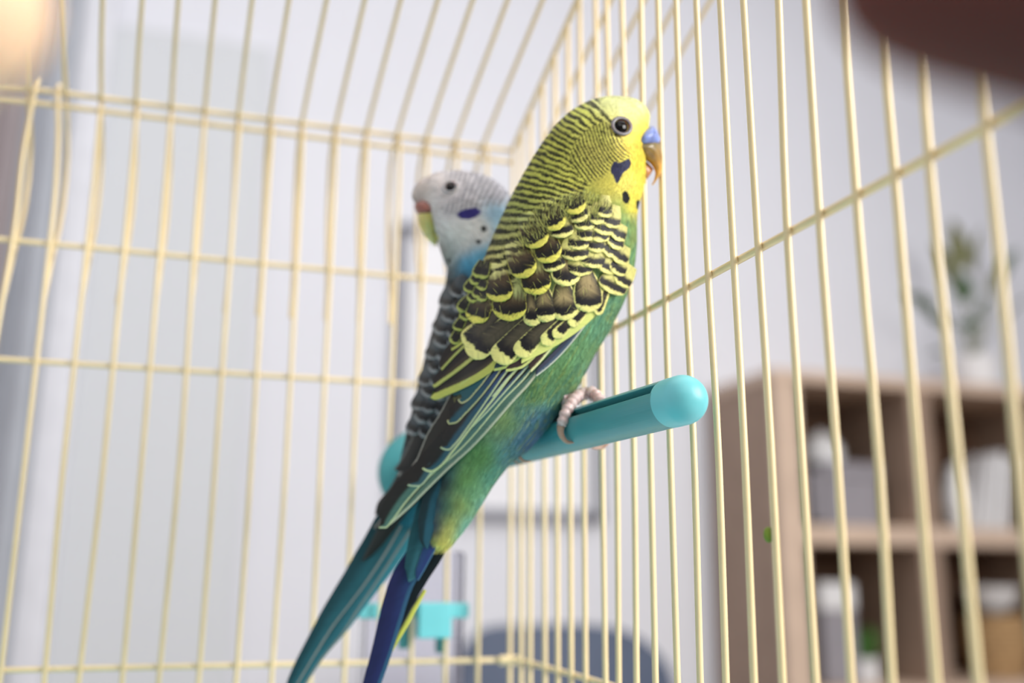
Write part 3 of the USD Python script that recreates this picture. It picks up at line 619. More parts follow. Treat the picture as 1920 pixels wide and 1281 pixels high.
g_color = shepard([(1165, 184, (230, 238, 164)), (1200, 198, (234, 240, 160)), (1130, 186, (226, 234, 152)), (1222, 226, (242, 238, 96)), (1185, 205, (232, 240, 164)), (1210, 240, (244, 222, 44)), (1200, 270, (240, 210, 30)), (1185, 222, (236, 238, 132)), (1198, 250, (240, 220, 50)),
    (1200, 310, (252, 228, 26)), (1190, 340, (246, 230, 70)), (1206, 345, (252, 232, 34)), (1180, 345, (244, 232, 90)), (1190, 370, (252, 238, 50)), (1170, 350, (242, 228, 84)), (1195, 392, (238, 222, 40)), (1152, 352, (222, 210, 62)), (1178, 388, (236, 225, 70)), (1188, 400, (225, 220, 50)),
    (1120, 290, (196, 188, 74)), (1120, 240, (204, 204, 76)), (1040, 270, (190, 194, 62)), (1000, 330, (184, 190, 64)), (960, 400, (172, 182, 84)), (1060, 390, (206, 212, 100)), (1080, 340, (206, 206, 70)), (920, 470, (168, 178, 94)), (1090, 210, (214, 222, 90)),
    (1128, 345, (196, 186, 58)), (1112, 362, (176, 178, 62)), (1150, 372, (190, 186, 70)), (1160, 388, (136, 172, 78)), (1130, 385, (140, 165, 80)), (1182, 422, (106, 164, 80)), (1165, 430, (104, 156, 92)), (1170, 405, (125, 170, 78)),
    (1180, 480, (96, 156, 86)), (1175, 540, (86, 150, 96)), (1150, 580, (88, 150, 106)), (1122, 620, (80, 150, 110)), (1100, 660, (84, 144, 88)), (1092, 702, (84, 152, 112)), (1062, 700, (80, 136, 76)), (1040, 720, (74, 128, 82)),
    (1040, 752, (66, 124, 104)), (1004, 740, (78, 128, 68)), (1022, 782, (56, 112, 140)), (988, 826, (50, 106, 156)), (1000, 800, (54, 108, 146)), (962, 864, (64, 132, 146)), (958, 796, (88, 132, 82)), (940, 780, (122, 156, 88)), (975, 780, (70, 122, 110)),
    (900, 862, (80, 134, 64)), (872, 900, (96, 146, 70)), (862, 950, (136, 160, 66)), (852, 985, (160, 174, 58)), (842, 1002, (200, 196, 48)), (836, 1022, (230, 214, 40)), (868, 992, (100, 184, 166)), (858, 1008, (110, 186, 160)), (850, 1020, (150, 188, 90)), (876, 950, (110, 160, 90)), (890, 930, (96, 160, 110)), (930, 900, (72, 156, 134)), (902, 948, (92, 172, 156)), (880, 988, (100, 186, 172)), (840, 890, (40, 84, 84)), (828, 905, (30, 52, 62)), (822, 950, (34, 62, 90)), (815, 990, (34, 60, 96)), (838, 950, (70, 116, 90)), (880, 650, (90, 140, 70))])
g_ctrl = [(1130, 195, -.87, .5, 10), (1150, 215, -.9, .42, 9.5), (1085, 215, -.8, .6, 9), (1045, 245, -.7, .7, 9), (1100, 240, -.80, .6, 8.6),
          (1040, 290, -.62, .78, 9.2), (1070, 280, -.70, .71, 8.6), (1000, 300, -.5, .86, 9.8), (980, 340, -.33, .94, 10.2), (1030, 340, -.36, .94, 10.2), (1075, 345, -.42, .9, 9.5), (960, 380, -.06, 1, 11), (1040, 380, -.16, .99, 11), (1085, 372, -.22, .97, 11),
          (940, 420, .36, .93, 11.5), (990, 420, .38, .92, 12.5), (1050, 402, .3, .95, 13), (920, 460, .52, .85, 12.5), (960, 460, .54, .84, 13), (900, 500, .56, .83, 13), (1190, 220, -1, .2, 9), (1190, 380, -.25, .97, 10)]
g_ctrl2 = [(1090, 262, -.92, .3, 7.2), (1120, 262, -.98, .2, 6.2), (1140, 285, -.9, .42, 5.8), (1165, 291, -.5, .86, 5.4), (1100, 300, -.9, .42, 7.2), (1078, 295, -.85, .5, 7.8), (1120, 320, -.8, .6, 6.8), (1150, 303, -.64, .76, 5.8), (1180, 292, -.35, .94, 5.4), (1135, 250, -1, 0, 6.4)]
g_phaseA, g_flowA = fields(g_ctrl, 780, 1260, 160, 600)
g_phaseB, g_flowB = fields(g_ctrl2, 1040, 1220, 200, 380, 2.0)
cheek = region([(1138, 226), (1112, 236), (1092, 250), (1076, 268), (1068, 292), (1074, 314), (1094, 340), (1120, 348), (1200, 330), (1205, 280), (1160, 262)], 5.0)
g_phase = lambda x, y: np.where(cheek(x, y) > .5, g_phaseB(x, y), g_phaseA(x, y))
def g_flow0(x, y): k = cheek(x, y)[:, None]; d = g_flowA(x, y) * (1 - k) + g_flowB(x, y) * k; return d / np.linalg.norm(d, axis=1, keepdims=True)
fl_pts = np.array([(1190, 430, -.15, .99), (1180, 520, -.25, .97), (1150, 600, -.42, .9), (1100, 680, -.5, .86), (1040, 760, -.62, .78), (980, 840, -.62, .78), (900, 900, -.5, .86), (850, 1000, -.4, .9), (960, 780, -.45, .9), (1060, 560, -.5, .86), (880, 600, -.3, .95), (1150, 470, -.1, 1)])
fl_rb = RBFInterpolator(fl_pts[:, :2], fl_pts[:, 2:], kernel='linear')
def g_flow(x, y):
    a = g_flow0(x, y); b = fl_rb(np.stack([x, y], 1)); k = sm(380, 440, y - (x - 950) * -.05)[:, None] * sm(1090, 1150, x)[:, None] + sm(520, 600, y)[:, None]
    d = a * (1 - np.clip(k, 0, 1)) + b * np.clip(k, 0, 1); return d / np.linalg.norm(d, axis=1, keepdims=True)
g_bar = region([(1119, 176), (1128, 203), (1146, 222), (1158, 228), (1166, 262), (1176, 280), (1187, 292), (1176, 300), (1150, 306), (1142, 322), (1128, 334), (1110, 342), (1098, 356), (1096, 372), (1118, 388), (1110, 400), (1060, 425), (1000, 480), (930, 590), (800, 640), (780, 500), (900, 380), (960, 280), (1030, 190)], 3.0)
patch = region([(1151, 303), (1163, 305), (1172, 300), (1181.5, 296), (1183, 308), (1179.5, 316), (1169, 324), (1162, 337), (1158, 346), (1153, 339), (1151, 330), (1144, 324), (1145, 314)], 1.2)
spot1 = region([(1173.4 + 7 * math.cos(a), 370 + 12 * math.sin(a) + 2.0 * math.cos(a)) for a in np.linspace(0, 6.28, 24)], 1.0)
spot2 = region([(1196.5 + 4.5 * math.cos(a), 384 + 9 * math.sin(a)) for a in np.linspace(0, 6.28, 24)], 1.0)
yellow_lin, bar_lin = None, lin((20, 18, 14))
def g_paint(x, y):
    c = g_color(x, y); fx = g_flow(x, y)
    along, across = x * fx[:, 0] + y * fx[:, 1], -x * fx[:, 1] + y * fx[:, 0]
    hair = nz(across * 1.0, along * .12, 1.5, 11) - .5; blot = nz(x, y, 11, 4) - .5; fleck = nz(across * .45, along * .18, 1.5, 21)
    c = c * (1 + sm(400, 470, y)[:, None] * np.array([.20, .03, -.08]))
    c = c * (1 + .34 * sm(400, 520, y) * (1 - .6 * sm(900, 1000, y)))[:, None]  # lower plumage painted brighter to offset the weaker light there
    c = c * (1 + .16 * g_bar(x, y))[:, None]
    breast = sm(395, 430, y) * sm(-40, 10, x - 1105 + (y - 400) * .35)
    c = mixc(c, np.repeat((c @ np.array([.3, .6, .1]))[:, None], 3, 1), .10 + .10 * (y > 400)) * (1 + hair[:, None] * .55 + blot[:, None] * .30)
    c = mixc(c, lin((176, 190, 92)), np.maximum(sm(.60, .80, fleck), .7 * sm(.62, .8, nz(across * .8, along * .3, 2.6, 23))) * breast * .36)
    c = mixc(c, lin((60, 120, 110)), sm(.60, .8, nz(across * .4, along * .14, 2.6, 27)) * breast * .5)
    ph = g_phase(x, y) + (nz(x, y, 17, 7) - .5) * 3.6 + (nz(across, along * .5, 8.5, 9) - .5) * 3.2 * (1 - .55 * sm(1090, 1130, x) * sm(250, 275, y)) + hair * 1.0
    fine = sm(1095, 1130, x) * sm(255, 275, y)
    b = sm(-.16, .20, np.sin(ph) + .10 - fine * .12 + (nz(x, y, 7, 31) - .5) * .5) * g_bar(x, y)
    b = b * (.9 + .1 * nz(x, y, 9, 2)) * (1 - .45 * sm(.66, .8, nz(across, along * .15, 1.8, 5)))
    c = mixc(c, bar_lin * (1 + .5 * (nz(x, y, 20, 13)[:, None] - .3)), b)
    pt = patch(x, y); c = mixc(c, lin((44, 46, 78)) * (.65 + .9 * nz(x, y, 6, 17))[:, None], sm(.3, .7, pt + hair * .25))
    c = mixc(c, lin((18, 18, 20)), sm(.3, .7, np.maximum(spot1(x, y), spot2(x, y)) + hair * .25))
    return np.clip(c * np.array([1.035, .995, 1.0]), 0, 1)
def bird_body(thing, fr, v, f, paint):
    V = fr.P(v[:, 0], v[:, 1], v[:, 2]); return thing.part('body', (V, outward(V, f)), MAT['plume'], smooth=True, color=paint(v[:, 0], v[:, 1]))
bird_body(green, G, bv, bf, g_paint)
near = bv[:, 2] >= 0
class Surf:
    def __init__(s, v):
        q = v[v[:, 2] >= 0]; s.a, s.b = LinearNDInterpolator(q[::5, :2], q[::5, 2]), NearestNDInterpolator(q[::5, :2], q[::5, 2])
    def __call__(s, x, y): r = s.a(x, y); m = np.isnan(r); return np.where(m, s.b(x, y), r)
g_surf = Surf(bv)
ring_keep = lambda x, y: 1.0 - (np.hypot((x - 1163) / 22, (y - 238) / 19) < 1.05)
glen = lambda x, y: np.where((y < 400) & (x > 940), 6.5, 12.0) + 4 * sm(600, 760, y)
fo = outward(G.P(bv[:, 0], bv[:, 1], bv[:, 2]), bf)
def px_out(v, f):                                       # faces whose normals point out in pixel space
    c = v.mean(0); t = v[f]; return f if np.einsum('ij,ij->i', t[:, 0] - c, np.cross(t[:, 1] - c, t[:, 2] - c)).sum() > 0 else f[:, ::-1]
BV, BF, BC = blades(G, bv, px_out(bv, bf), g_paint, g_flow, 42000, 3, glen, keep=lambda x, y: ring_keep(x, y) * np.where((x < 1000) & (y > 560) & (x + y * .5 < 1300), .25, 1.0))
green.part('plumage', (G.P(BV[:, 0], BV[:, 1], BV[:, 2]), BF), MAT['plume'], smooth=True, color=BC, kind='stuff')
# eyes: ball, iris rim and bare grey ring
def eye(thing, fr, x, y, surf, r, ring_rgb, side=1, sink=3.0):
    g = lambda a, b: float(np.mean(surf(np.array([a, a - 2., a + 2.]), np.array([b, b + 2., b - 2.]))))
    w = g(x, y) - sink; n = np.array([-(g(x + 14, y) - g(x - 14, y)) / 28, -(g(x, y + 14) - g(x, y - 14)) / 28, side]); n /= np.linalg.norm(n); e1 = np.cross(n, [0, 1, 0]); e1 /= np.linalg.norm(e1); e2 = np.cross(n, e1); c = np.array([x, y, w * side])
    s = trimesh.creation.icosphere(4); v = np.array(s.vertices) * [1, 1, .75]; q = c + (v[:, :1] * e1 + v[:, 1:2] * e2) * r + v[:, 2:] * n * r
    V = fr.P(q[:, 0], q[:, 1], q[:, 2]); p = thing.part('eye', (V, outward(V, s.faces)), MAT['eye'], smooth=True, label='glossy black eye')
    ts = trimesh.creation.torus(1.30, .27, 48, 20); v = np.array(ts.vertices); q = c + (v[:, :1] * e1 * 1.07 + v[:, 1:2] * e2 * .95) * r + (v[:, 2:] * .8 + .36) * n * r
    V = fr.P(q[:, 0], q[:, 1], q[:, 2]); col = np.tile(lin(ring_rgb), (len(v), 1)) * (.75 + .5 * nz(v[:, 0] * 60, v[:, 1] * 60, 6, 3))[:, None]; rr = np.hypot(v[:, 0], v[:, 1]); col = mixc(col, lin((52, 50, 54)), 1 - sm(1.02, 1.14, rr))
    thing.part('eye_ring', (V, outward(V, ts.faces)), MAT['horn'], smooth=True, color=col, parent=p)
for sd_ in (1, -1): eye(green, G, 1164, 238, g_surf, 13.2, (104, 102, 106), sd_)
# beak and cere
def bk_col(x, y): c = mixc(np.tile(lin((150, 118, 60)), (len(x), 1)), lin((206, 152, 70)), sm(288, 325, y)); c = mixc(c, lin((120, 108, 70)), (1 - sm(270, 290, y)) * .8); return c * (.8 + .4 * nz(x, y, 7, 3))[:, None]
beak_part(green, G, [(1199, 286, 1203, 262, 38), (1203, 294, 1226, 262, 36), (1211, 301, 1239, 279, 26), (1219, 307, 1242.5, 296, 18), (1225, 315, 1242.5, 312, 13), (1228.5, 325, 1239, 325, 8.5), (1227, 335, 1232.5, 336, 4.5), (1222, 346, 1223.5, 348, .8)], bk_col)
beak_part(green, G, [(1204, 330, 1206, 300, 16), (1212, 336, 1213, 304, 15), (1217, 331, 1220, 311, 11), (1222, 323, 1225, 317, 5)], (186, 128, 84), name='lower_beak')
beak_part(green, G, [(1198, 276, 1203, 250, 38), (1208, 277, 1212, 241, 41), (1222, 275, 1224, 236, 35), (1231, 271, 1232, 246, 20), (1236.5, 266, 1236, 256, 11), (1238, 262, 1238, 260, 2)], lambda x, y: lin((128, 146, 208)) * (.7 + .55 * nz(x, y, 6, 8))[:, None], name='cere')
for sd_ in (1, -1):
    q = trimesh.creation.icosphere(2); v = np.array(q.vertices) * [2.6, 2.0, 1.4] + [1226, 248.5, 26 * sd_]; V = G.P(v[:, 0], v[:, 1], v[:, 2]); green.part('nostril', (V, outward(V, q.faces)), MAT['horn'], smooth=True, color=np.tile(lin((60, 66, 100)), (len(v), 1)))

# wing surface: a little proud of the flank, running off the body towards the wing tip
wx, wy = np.meshgrid(np.arange(860, 1160, 22), np.arange(400, 840, 22)); poly_w = shapely.Polygon([(1158, 395), (1160, 500), (1135, 570), (1060, 640), (1000, 720), (930, 780), (880, 800), (872, 700), (880, 600), (900, 520), (960, 420), (1090, 380)])
ok = shapely.contains_xy(poly_w, wx.ravel(), wy.ravel()); sx, sy = wx.ravel()[ok], wy.ravel()[ok]; swv = g_surf(sx, sy) + 4.5
man = np.array([(835, 600, 22), (850, 650, 36), (826, 690, 28), (806, 745, 26), (840, 760, 44), (880, 780, 52), (887, 839, 50), (850, 845, 42), (790, 840, 22), (800, 920, 26), (745, 900, 14), (720, 990, 8), (690, 1040, 2), (770, 955, 18), (960, 757, 72), (920, 800, 60)], float)
rbw = RBFInterpolator(np.vstack([np.stack([sx, sy], 1), man[:, :2]]), np.r_[swv, man[:, 2]], kernel='thin_plate_spline', smoothing=120.0)
gwx, gwy = np.arange(660, 1200, 6.0), np.arange(360, 1080, 6.0); GW = np.stack(np.meshgrid(gwx, gwy, indexing='ij'), -1)
itw = RegularGridInterpolator((gwx, gwy), rbw(GW.reshape(-1, 2)).reshape(GW.shape[:2]), bounds_error=False, fill_value=None)
gwz = itw.values; bz = g_surf(GW[..., 0].ravel(), GW[..., 1].ravel()).reshape(gwz.shape); inside = shapely.contains_xy(shapely.Polygon(np.vstack([sec[40:400, :2], sec[400:40:-1, 2:4]])).buffer(0), GW[..., 0].ravel(), GW[..., 1].ravel()).reshape(gwz.shape)
gwz = np.where(inside, np.maximum(gwz, bz + 4.5 + 10 * sm(640, 720, GW[..., 1])), gwz); itw = RegularGridInterpolator((gwx, gwy), gaussian_filter(gwz, 1.2), bounds_error=False, fill_value=None)
wing_surf = lambda x, y: itw(np.stack([np.clip(x, 662, 1190), np.clip(y, 362, 1070)], -1))

Y1, Y2 = (238, 228, 140), (210, 212, 124)
SM = covert_scheme((206, 198, 118), (28, 25, 27), Y1, 7.4, .2, 12.0, side=-3, curve=.22, soft=.25)
MID = covert_scheme((160, 140, 98), (24, 21, 26), Y1, 11.5, 4.0, 20.0, side=.42, soft=.5)
BIG = covert_scheme((86, 68, 46), (24, 20, 18), (226, 216, 98), 12, .8, 16.0, side=-1, soft=.6)
MAN = covert_scheme((120, 118, 74), (34, 30, 28), (176, 182, 92), 6.0, 1.8, 18.0, side=.5)
GRT = lambda k: covert_scheme((84, 74, 58), (32, 27, 30), Y1, k, 5.0, 18.0, side=.2, soft=.5)
def wing_skin(thing, fr, surf, side, poly, rgb):
    """The wing itself: a thin skin just under its feathers, which are its sub-parts."""
    xs = np.array(poly, float); X, Y = np.meshgrid(np.arange(xs[:, 0].min(), xs[:, 0].max(), 7.0), np.arange(xs[:, 1].min(), xs[:, 1].max(), 7.0), indexing='ij'); nx, ny = X.shape
    inn = shapely.contains_xy(shapely.Polygon(poly), X.ravel(), Y.ravel()); i, j = np.meshgrid(np.arange(nx - 1), np.arange(ny - 1), indexing='ij'); a = (i * ny + j).ravel()
    q = np.stack([a, a + ny, a + ny + 1, a + 1], 1); q = q[inn[q].all(1)]; f = np.vstack([q[:, :3], q[:, [0, 2, 3]]]); used = np.unique(f); m = np.full(nx * ny, -1); m[used] = np.arange(len(used)); f = m[f]
    x, y = X.ravel()[used], Y.ravel()[used]; w = surf(x, y) - 7; k = len(used)
    V = np.vstack([fr.P(x, y, w * side), fr.P(x, y, (w - 2.5) * side)]); F_ = np.vstack([f, f[:, ::-1] + k])
    return thing.part('wing', (V, F_), MAT['plume'], smooth=True, color=np.tile(lin(rgb), (2 * k, 1)))
def green_wing(side, res):
    wg = wing_skin(green, G, wing_surf, side, [(1150, 420), (1150, 500), (1120, 570), (1040, 640), (1000, 690), (860, 800), (780, 920), (800, 850), (850, 740), (850, 640), (905, 540), (985, 450), (1085, 402)], (104, 98, 62)); Wg = Wing(G, green, wg, wing_surf, side, res)
    # flight feathers, lowest first (edge line from root to tip, inner vane to its left)
    teal, navy, ink = (54, 92, 100), (60, 76, 112), (40, 33, 30)
    pe = (204, 206, 160)
    dark = vane_scheme((150, 142, 132), 2.2, (52, 43, 38), (46, 38, 33))
    for k, (e, wd, lf) in enumerate([([(872, 690), (838, 750), (822, 779), (802, 811), (790, 839), (778, 870)], [60, 62, 60, 50, 34], -6.5), ([(840, 770), (800, 836), (776, 867), (761, 891), (745, 915), (731, 936), (716, 975)], [50, 50, 50, 46, 24], -7.5)]):
        Wg.vane(e, wd, dark, 40 + k, lf, flip=True)
    prim = [([(1012, 690), (1004, 706), (960, 757), (887, 839), (843, 879), (800, 921), (770, 951), (742, 976), (731, 985)], [8, 18, 18, 16, 12, 7], vane_scheme((196, 192, 164), 4.2, (92, 118, 104), (84, 112, 100), 1.2), -9.0),
            ([(1002, 684), (995, 697), (945, 751), (871, 837), (802, 899), (760, 945), (737, 976), (722, 991), (710, 991)], [22, 34, 46, 58, 60, 44], vane_scheme(pe, 3.0, (86, 118, 106), ink, .40, base_c=(74, 104, 104)), -8.0),
            ([(994, 684), (981, 699), (947, 737), (912, 776), (880, 808), (849, 840), (815, 880), (784, 913), (764, 911)], [20, 30, 44, 54, 56, 40], vane_scheme((200, 206, 166), 3.0, (66, 96, 104), ink, .36, base_c=(74, 88, 116)), -7.0),
            ([(984, 682), (966, 699), (930, 745), (893, 792), (850, 848), (822, 880), (808, 886), (791, 879)], [18, 30, 44, 54, 54, 38], vane_scheme((214, 216, 160), 4.0, (52, 88, 102), ink, .38, patch=((.12, .30), (.06, .30), (216, 222, 176)), base_c=(52, 62, 110)), -6.0),
            ([(972, 676), (951, 699), (915, 750), (880, 800), (852, 836), (841, 845), (825, 840)], [20, 28, 40, 48, 46, 34], vane_scheme(pe, 3.2, (50, 84, 100), ink, .42, base_c=(60, 74, 116)), -5.0),
            ([(960, 664), (939, 696), (905, 742), (874, 776), (852, 795), (842, 796), (838, 788)], [20, 26, 36, 44, 46, 40], vane_scheme((204, 196, 140), 2.8, (44, 80, 92), ink, .50, base_c=(58, 72, 112)), -4.0),
            ([(950, 656), (921, 699), (893, 735), (874, 754), (866, 757), (858, 750)], [20, 24, 34, 40, 40, 34], vane_scheme((206, 196, 142), 2.6, (38, 84, 92), (40, 38, 38), .60, base_c=(50, 84, 100)), -3.0),
            ([(930, 668), (900, 712), (872, 736), (852, 742), (846, 736)], [24, 28, 34, 36, 34], vane_scheme((40, 70, 74), 1.0, (36, 80, 84), (40, 36, 36), .6), -2.5)]
    for k, (e, wd, sch, lf) in enumerate(prim): Wg.vane(e, [q * (.66 if 0 < k < 6 else 1) for q in wd], sch, 50 + k, lf * .55, rise=1.0)
    ter = [([(1098, 610), (1065, 652), (1036, 682), (1006, 706)], [8, 15, 15, 12], vane_scheme((206, 206, 190), 2.4, (70, 84, 104), (60, 62, 80), .5), 0.0),
           ([(1048, 636), (1024, 668), (1010, 684), (996, 698)], [10, 18, 18, 14], vane_scheme((222, 222, 160), 4.2, (66, 48, 46), (60, 46, 44), .5), .2),
           ([(1030, 646), (1000, 674), (976, 692), (948, 697)], [12, 26, 26, 20], vane_scheme((212, 212, 130), 5.0, (60, 44, 44), (56, 42, 42), .5), .5),
           ([(1008, 640), (968, 678), (948, 691), (926, 696)], [12, 26, 28, 20], vane_scheme((200, 208, 116), 5.0, (44, 64, 70), (40, 52, 56), .5), 1.0),
           ([(975, 645), (938, 680), (915, 698), (890, 711), (862, 726)], [10, 20, 22, 20, 12], vane_scheme((198, 202, 110), 7.0, (52, 78, 80), (42, 46, 48), .6), 1.3),
           ([(965, 640), (930, 690), (900, 712), (870, 728), (840, 741), (816, 750), (807, 746)], [16, 30, 36, 36, 32, 22], vane_scheme((196, 194, 96), 13.0, (84, 72, 54), (40, 33, 30), .5, soft=.2), 1.8),
           ([(930, 640), (890, 672), (860, 696), (835, 714), (814, 727), (811, 722)], [14, 26, 30, 28, 22, 12], vane_scheme((190, 188, 104), 6.5, (66, 54, 42), (42, 34, 32), .5), 2.4),
           ([(900, 620), (872, 650), (850, 672), (838, 685), (829, 695)], [14, 26, 26, 22, 12], vane_scheme((184, 182, 100), 4.5, (58, 46, 38), (44, 36, 32), .5), 3.0),
           ([(892, 600), (872, 640), (860, 650), (847, 658)], [12, 22, 20, 14], vane_scheme((196, 192, 96), 4.5, (52, 42, 34), (60, 52, 34), .6), 3.4)]
    for k, (e, wd, sch, lf) in enumerate(ter): Wg.vane(e, wd, sch, 70 + k, lf, name='tertial_feather')
    # the pale leading edge below the coverts
    Wg.vane([(1146, 536), (1140, 556), (1118, 590), (1087, 619), (1060, 638), (1028, 657), (1000, 671), (978, 682)], [7, 12, 18, 22, 24, 24, 18], vane_scheme((226, 226, 130), 40, Y1, Y1, .5), 90, 2.2, name='leading_edge_feather', tipround=.2)
    k = 100
    for (bx, by), (tx, ty), hw, mt in [((1140, 536), (1114, 588), 10, 7), ((1108, 572), (1074, 616), 11, 13), ((1086, 588), (1042, 636), 13, 15), ((1070, 588), (1014, 642), 15, 17), ((1046, 588), (966, 664), 20, 19), ((1008, 592), (927, 677), 25, 21), ((975, 592), (885, 674), 25, 20), ((935, 586), (871, 647), 20, 9)]:
        L = math.hypot(tx - bx, ty - by) + 12; Wg.covert((tx, ty), (tx - bx, ty - by), hw, L, GRT(mt), k, 3.0 + (k - 100) * .15, 'greater_covert'); k += 1
    for tip, d, hw, L in [((997, 612), (.05, 1), 17, 50), ((1025, 604), (.12, 1), 23, 54), ((1062, 601), (.12, 1), 28, 58), ((1102, 586), (.04, 1), 29, 64)]:
        Wg.covert(tip, d, hw, L + 12, MID, k, 3.8 + (k - 108) * .2, 'median_covert'); k += 1
    for tip, d, hw, L, sc in [((893, 607), (-.28, .96), 21, 56, BIG), ((955, 602), (0, 1), 30, 62, BIG), ((1142, 549), (-.45, .9), 22, 46, SM), ((1160, 535), (-.6, .8), 15, 40, SM), ((1059, 537), (.02, 1), 26, 46, MID), ((934, 567), (.1, 1), 24, 60, BIG), ((1010, 553), (.18, .98), 26, 62, BIG), ((1086, 518), (-.05, 1), 19, 36, SM), ((1043, 508), (.28, .96), 17, 34, SM),
                              ((990, 520), (.42, .9), 24, 62, BIG), ((1036, 492), (.32, .95), 24, 60, BIG), ((1150, 512), (-.58, .82), 15, 34, SM), ((1131, 511), (-.5, .87), 16, 32, SM), ((1110, 503), (-.12, 1), 19, 34, SM), ((1078, 489), (0, 1), 22, 36, SM), ((1155, 492), (-.55, .84), 14, 32, SM),
                              ((1139, 481), (-.5, .87), 15, 30, SM), ((1116, 474), (0, 1), 14, 28, SM), ((1085, 469), (.05, 1), 16, 30, SM), ((1015, 463), (.46, .89), 24, 56, BIG), ((1056, 446), (.2, .98), 17, 30, SM), ((1148, 465), (-.5, .87), 13, 28, SM), ((1122, 454), (-.12, 1), 15, 28, SM), ((1098, 452), (0, 1), 15, 28, SM), ((1154, 450), (-.5, .87), 12, 28, SM),
                              ((1130, 441), (-.25, .97), 16, 28, SM), ((1098, 432), (0, 1), 16, 28, SM), ((1052, 429), (.46, .9), 20, 46, BIG), ((1142, 427), (-.28, .97), 14, 26, SM), ((1119, 421), (-.05, 1), 13, 24, SM), ((1090, 416), (.33, .94), 15, 28, SM), ((1084, 402), (.36, .93), 19, 34, BIG), ((1131, 408), (-.1, 1), 12, 24, SM)]:
        q_ = sc is SM; Wg.covert(tip, d, hw * (1.28 if q_ else 1.08), L + ((4 if d[0] < -.4 else 18) if q_ else 14), sc, k, 4.2 + (k - 112) * .12, 'lesser_covert', rise=(3.2 if q_ else 6.0), flat=(.55 if q_ else .95), fade=(g_paint if sc is BIG else None)); k += 1
    for tip, d in [((866, 600), (-.45, .9)), ((858, 622), (-.4, .92)), ((850, 646), (-.4, .92)), ((880, 566), (-.45, .9)), ((892, 560), (-.3, .95)), ((874, 548), (-.5, .87)), ((886, 534), (-.4, .9)), ((900, 545), (-.3, .95)), ((892, 520), (-.35, .93)), ((906, 524), (-.25, .97)), ((862, 585), (-.5, .87)), ((902, 566), (-.2, .98))]:
        Wg.covert(tip, d, 10.5, 34, MAN, k, 4.5 + (k - 145) * .12, 'scapular_feather'); k += 1
green_wing(1, 1.3); green_wing(-1, 3.6)
# loose barbs where the mantle runs over the wing, and stray barbs across the coverts
def strands(thing, fr, surf, poly, n, seed, flow, length, cols, off, width=1.1, name='loose_barbs'):
    rs = np.random.RandomState(seed); P_ = shapely.Polygon(poly); bx = P_.bounds; p = rs.uniform(bx[:2], bx[2:], (n * 6, 2)); p = p[shapely.contains_xy(P_, p[:, 0], p[:, 1])][:n]; n = len(p)
    d = flow(p[:, 0], p[:, 1]); a = rs.normal(0, .22, n); d = np.stack([d[:, 0] * np.cos(a) - d[:, 1] * np.sin(a), d[:, 0] * np.sin(a) + d[:, 1] * np.cos(a)], 1); nn = np.stack([-d[:, 1], d[:, 0]], 1)
    L = rs.uniform(*length, n); cv = rs.normal(0, .12, n); ci = rs.randint(0, len(cols), n); base = lin(np.array(cols))[ci] * rs.uniform(.75, 1.2, (n, 1)); V, C = [], []
    for q, wq in ((0, .7), (.35, 1), (.7, .8), (1, .15)):
        c = p + d * (L * q)[:, None] + nn * (cv * L * q * q)[:, None]; w = surf(c[:, 0], c[:, 1]) + off + 3.0 * q
        for sg in (-1, 1): e = c + nn * sg * width * .5 * wq; V.append(np.concatenate([e, w[:, None]], 1)); C.append(base)
    V, C = np.stack(V, 1).reshape(-1, 3), np.stack(C, 1).reshape(-1, 3); o = np.arange(n)[:, None, None] * 8; q = np.array([[0, 1, 3], [0, 3, 2], [2, 3, 5], [2, 5, 4], [4, 5, 7], [4, 7, 6]])
    thing.part(name, (fr.P(V[:, 0], V[:, 1], V[:, 2]), (o + q).reshape(-1, 3)), MAT['plume'], smooth=True, color=np.clip(C, 0, 1), kind='stuff')
strands(green, G, wing_surf, [(1150, 376), (1095, 352), (1010, 380), (965, 440), (970, 470), (1000, 446), (1060, 412), (1150, 400)], 900, 61, g_flow, (7, 15), [(200, 202, 108), (44, 40, 30), (160, 166, 98), (40, 36, 28), (180, 182, 96)], 7.5, .75)
strands(green, G, wing_surf, [(1150, 400), (1150, 520), (1090, 580), (960, 600), (880, 600), (905, 520), (1000, 440)], 260, 62, g_flow, (6, 16), [(206, 206, 112), (34, 30, 26), (60, 50, 36)], 8, .5)
# tail: long feathers from under the coverts
tail_surf = lambda x, y: np.full(np.shape(x), 0.0)
TL = Wing(G, green, green.path, tail_surf, 1, 1.7)
bluet = lambda a, b, ec=(70, 110, 140), ew=2.0: vane_scheme(ec, ew, a, b, .5, soft=.3)
TL.vane([(850, 960), (836, 1030), (800, 1092), (776, 1132), (758, 1168), (740, 1190)], [24, 34, 30, 22, 10], vane_scheme((22, 24, 34), 1.0, (18, 18, 24), (22, 22, 30), .5), 200, -8, 'tail_feather')
TL.vane([(800, 1108), (784, 1138), (766, 1172), (748, 1202), (734, 1226)], [7, 12, 12, 6], vane_scheme((214, 206, 90), 6.0, (190, 184, 80), (60, 60, 70), .7), 201, -5, 'tail_feather')
TL.vane([(850, 940), (828, 1010), (800, 1060), (775, 1100), (752, 1170), (735, 1225), (712, 1290), (690, 1345), (668, 1382)], [46, 46, 46, 44, 38, 32, 24], vane_scheme((50, 86, 116), 7.0, (38, 40, 92), (34, 30, 76), .42, base_c=(44, 64, 108), soft=.25), 202, 0, 'tail_feather')
TL.vane([(840, 925), (818, 985), (798, 1040), (786, 1072), (776, 1086), (766, 1092)], [46, 46, 42, 34, 24], vane_scheme((66, 112, 120), 3.0, (52, 98, 108), (34, 76, 84), .55, base_c=(44, 72, 96)), 203, 5, 'tail_feather')
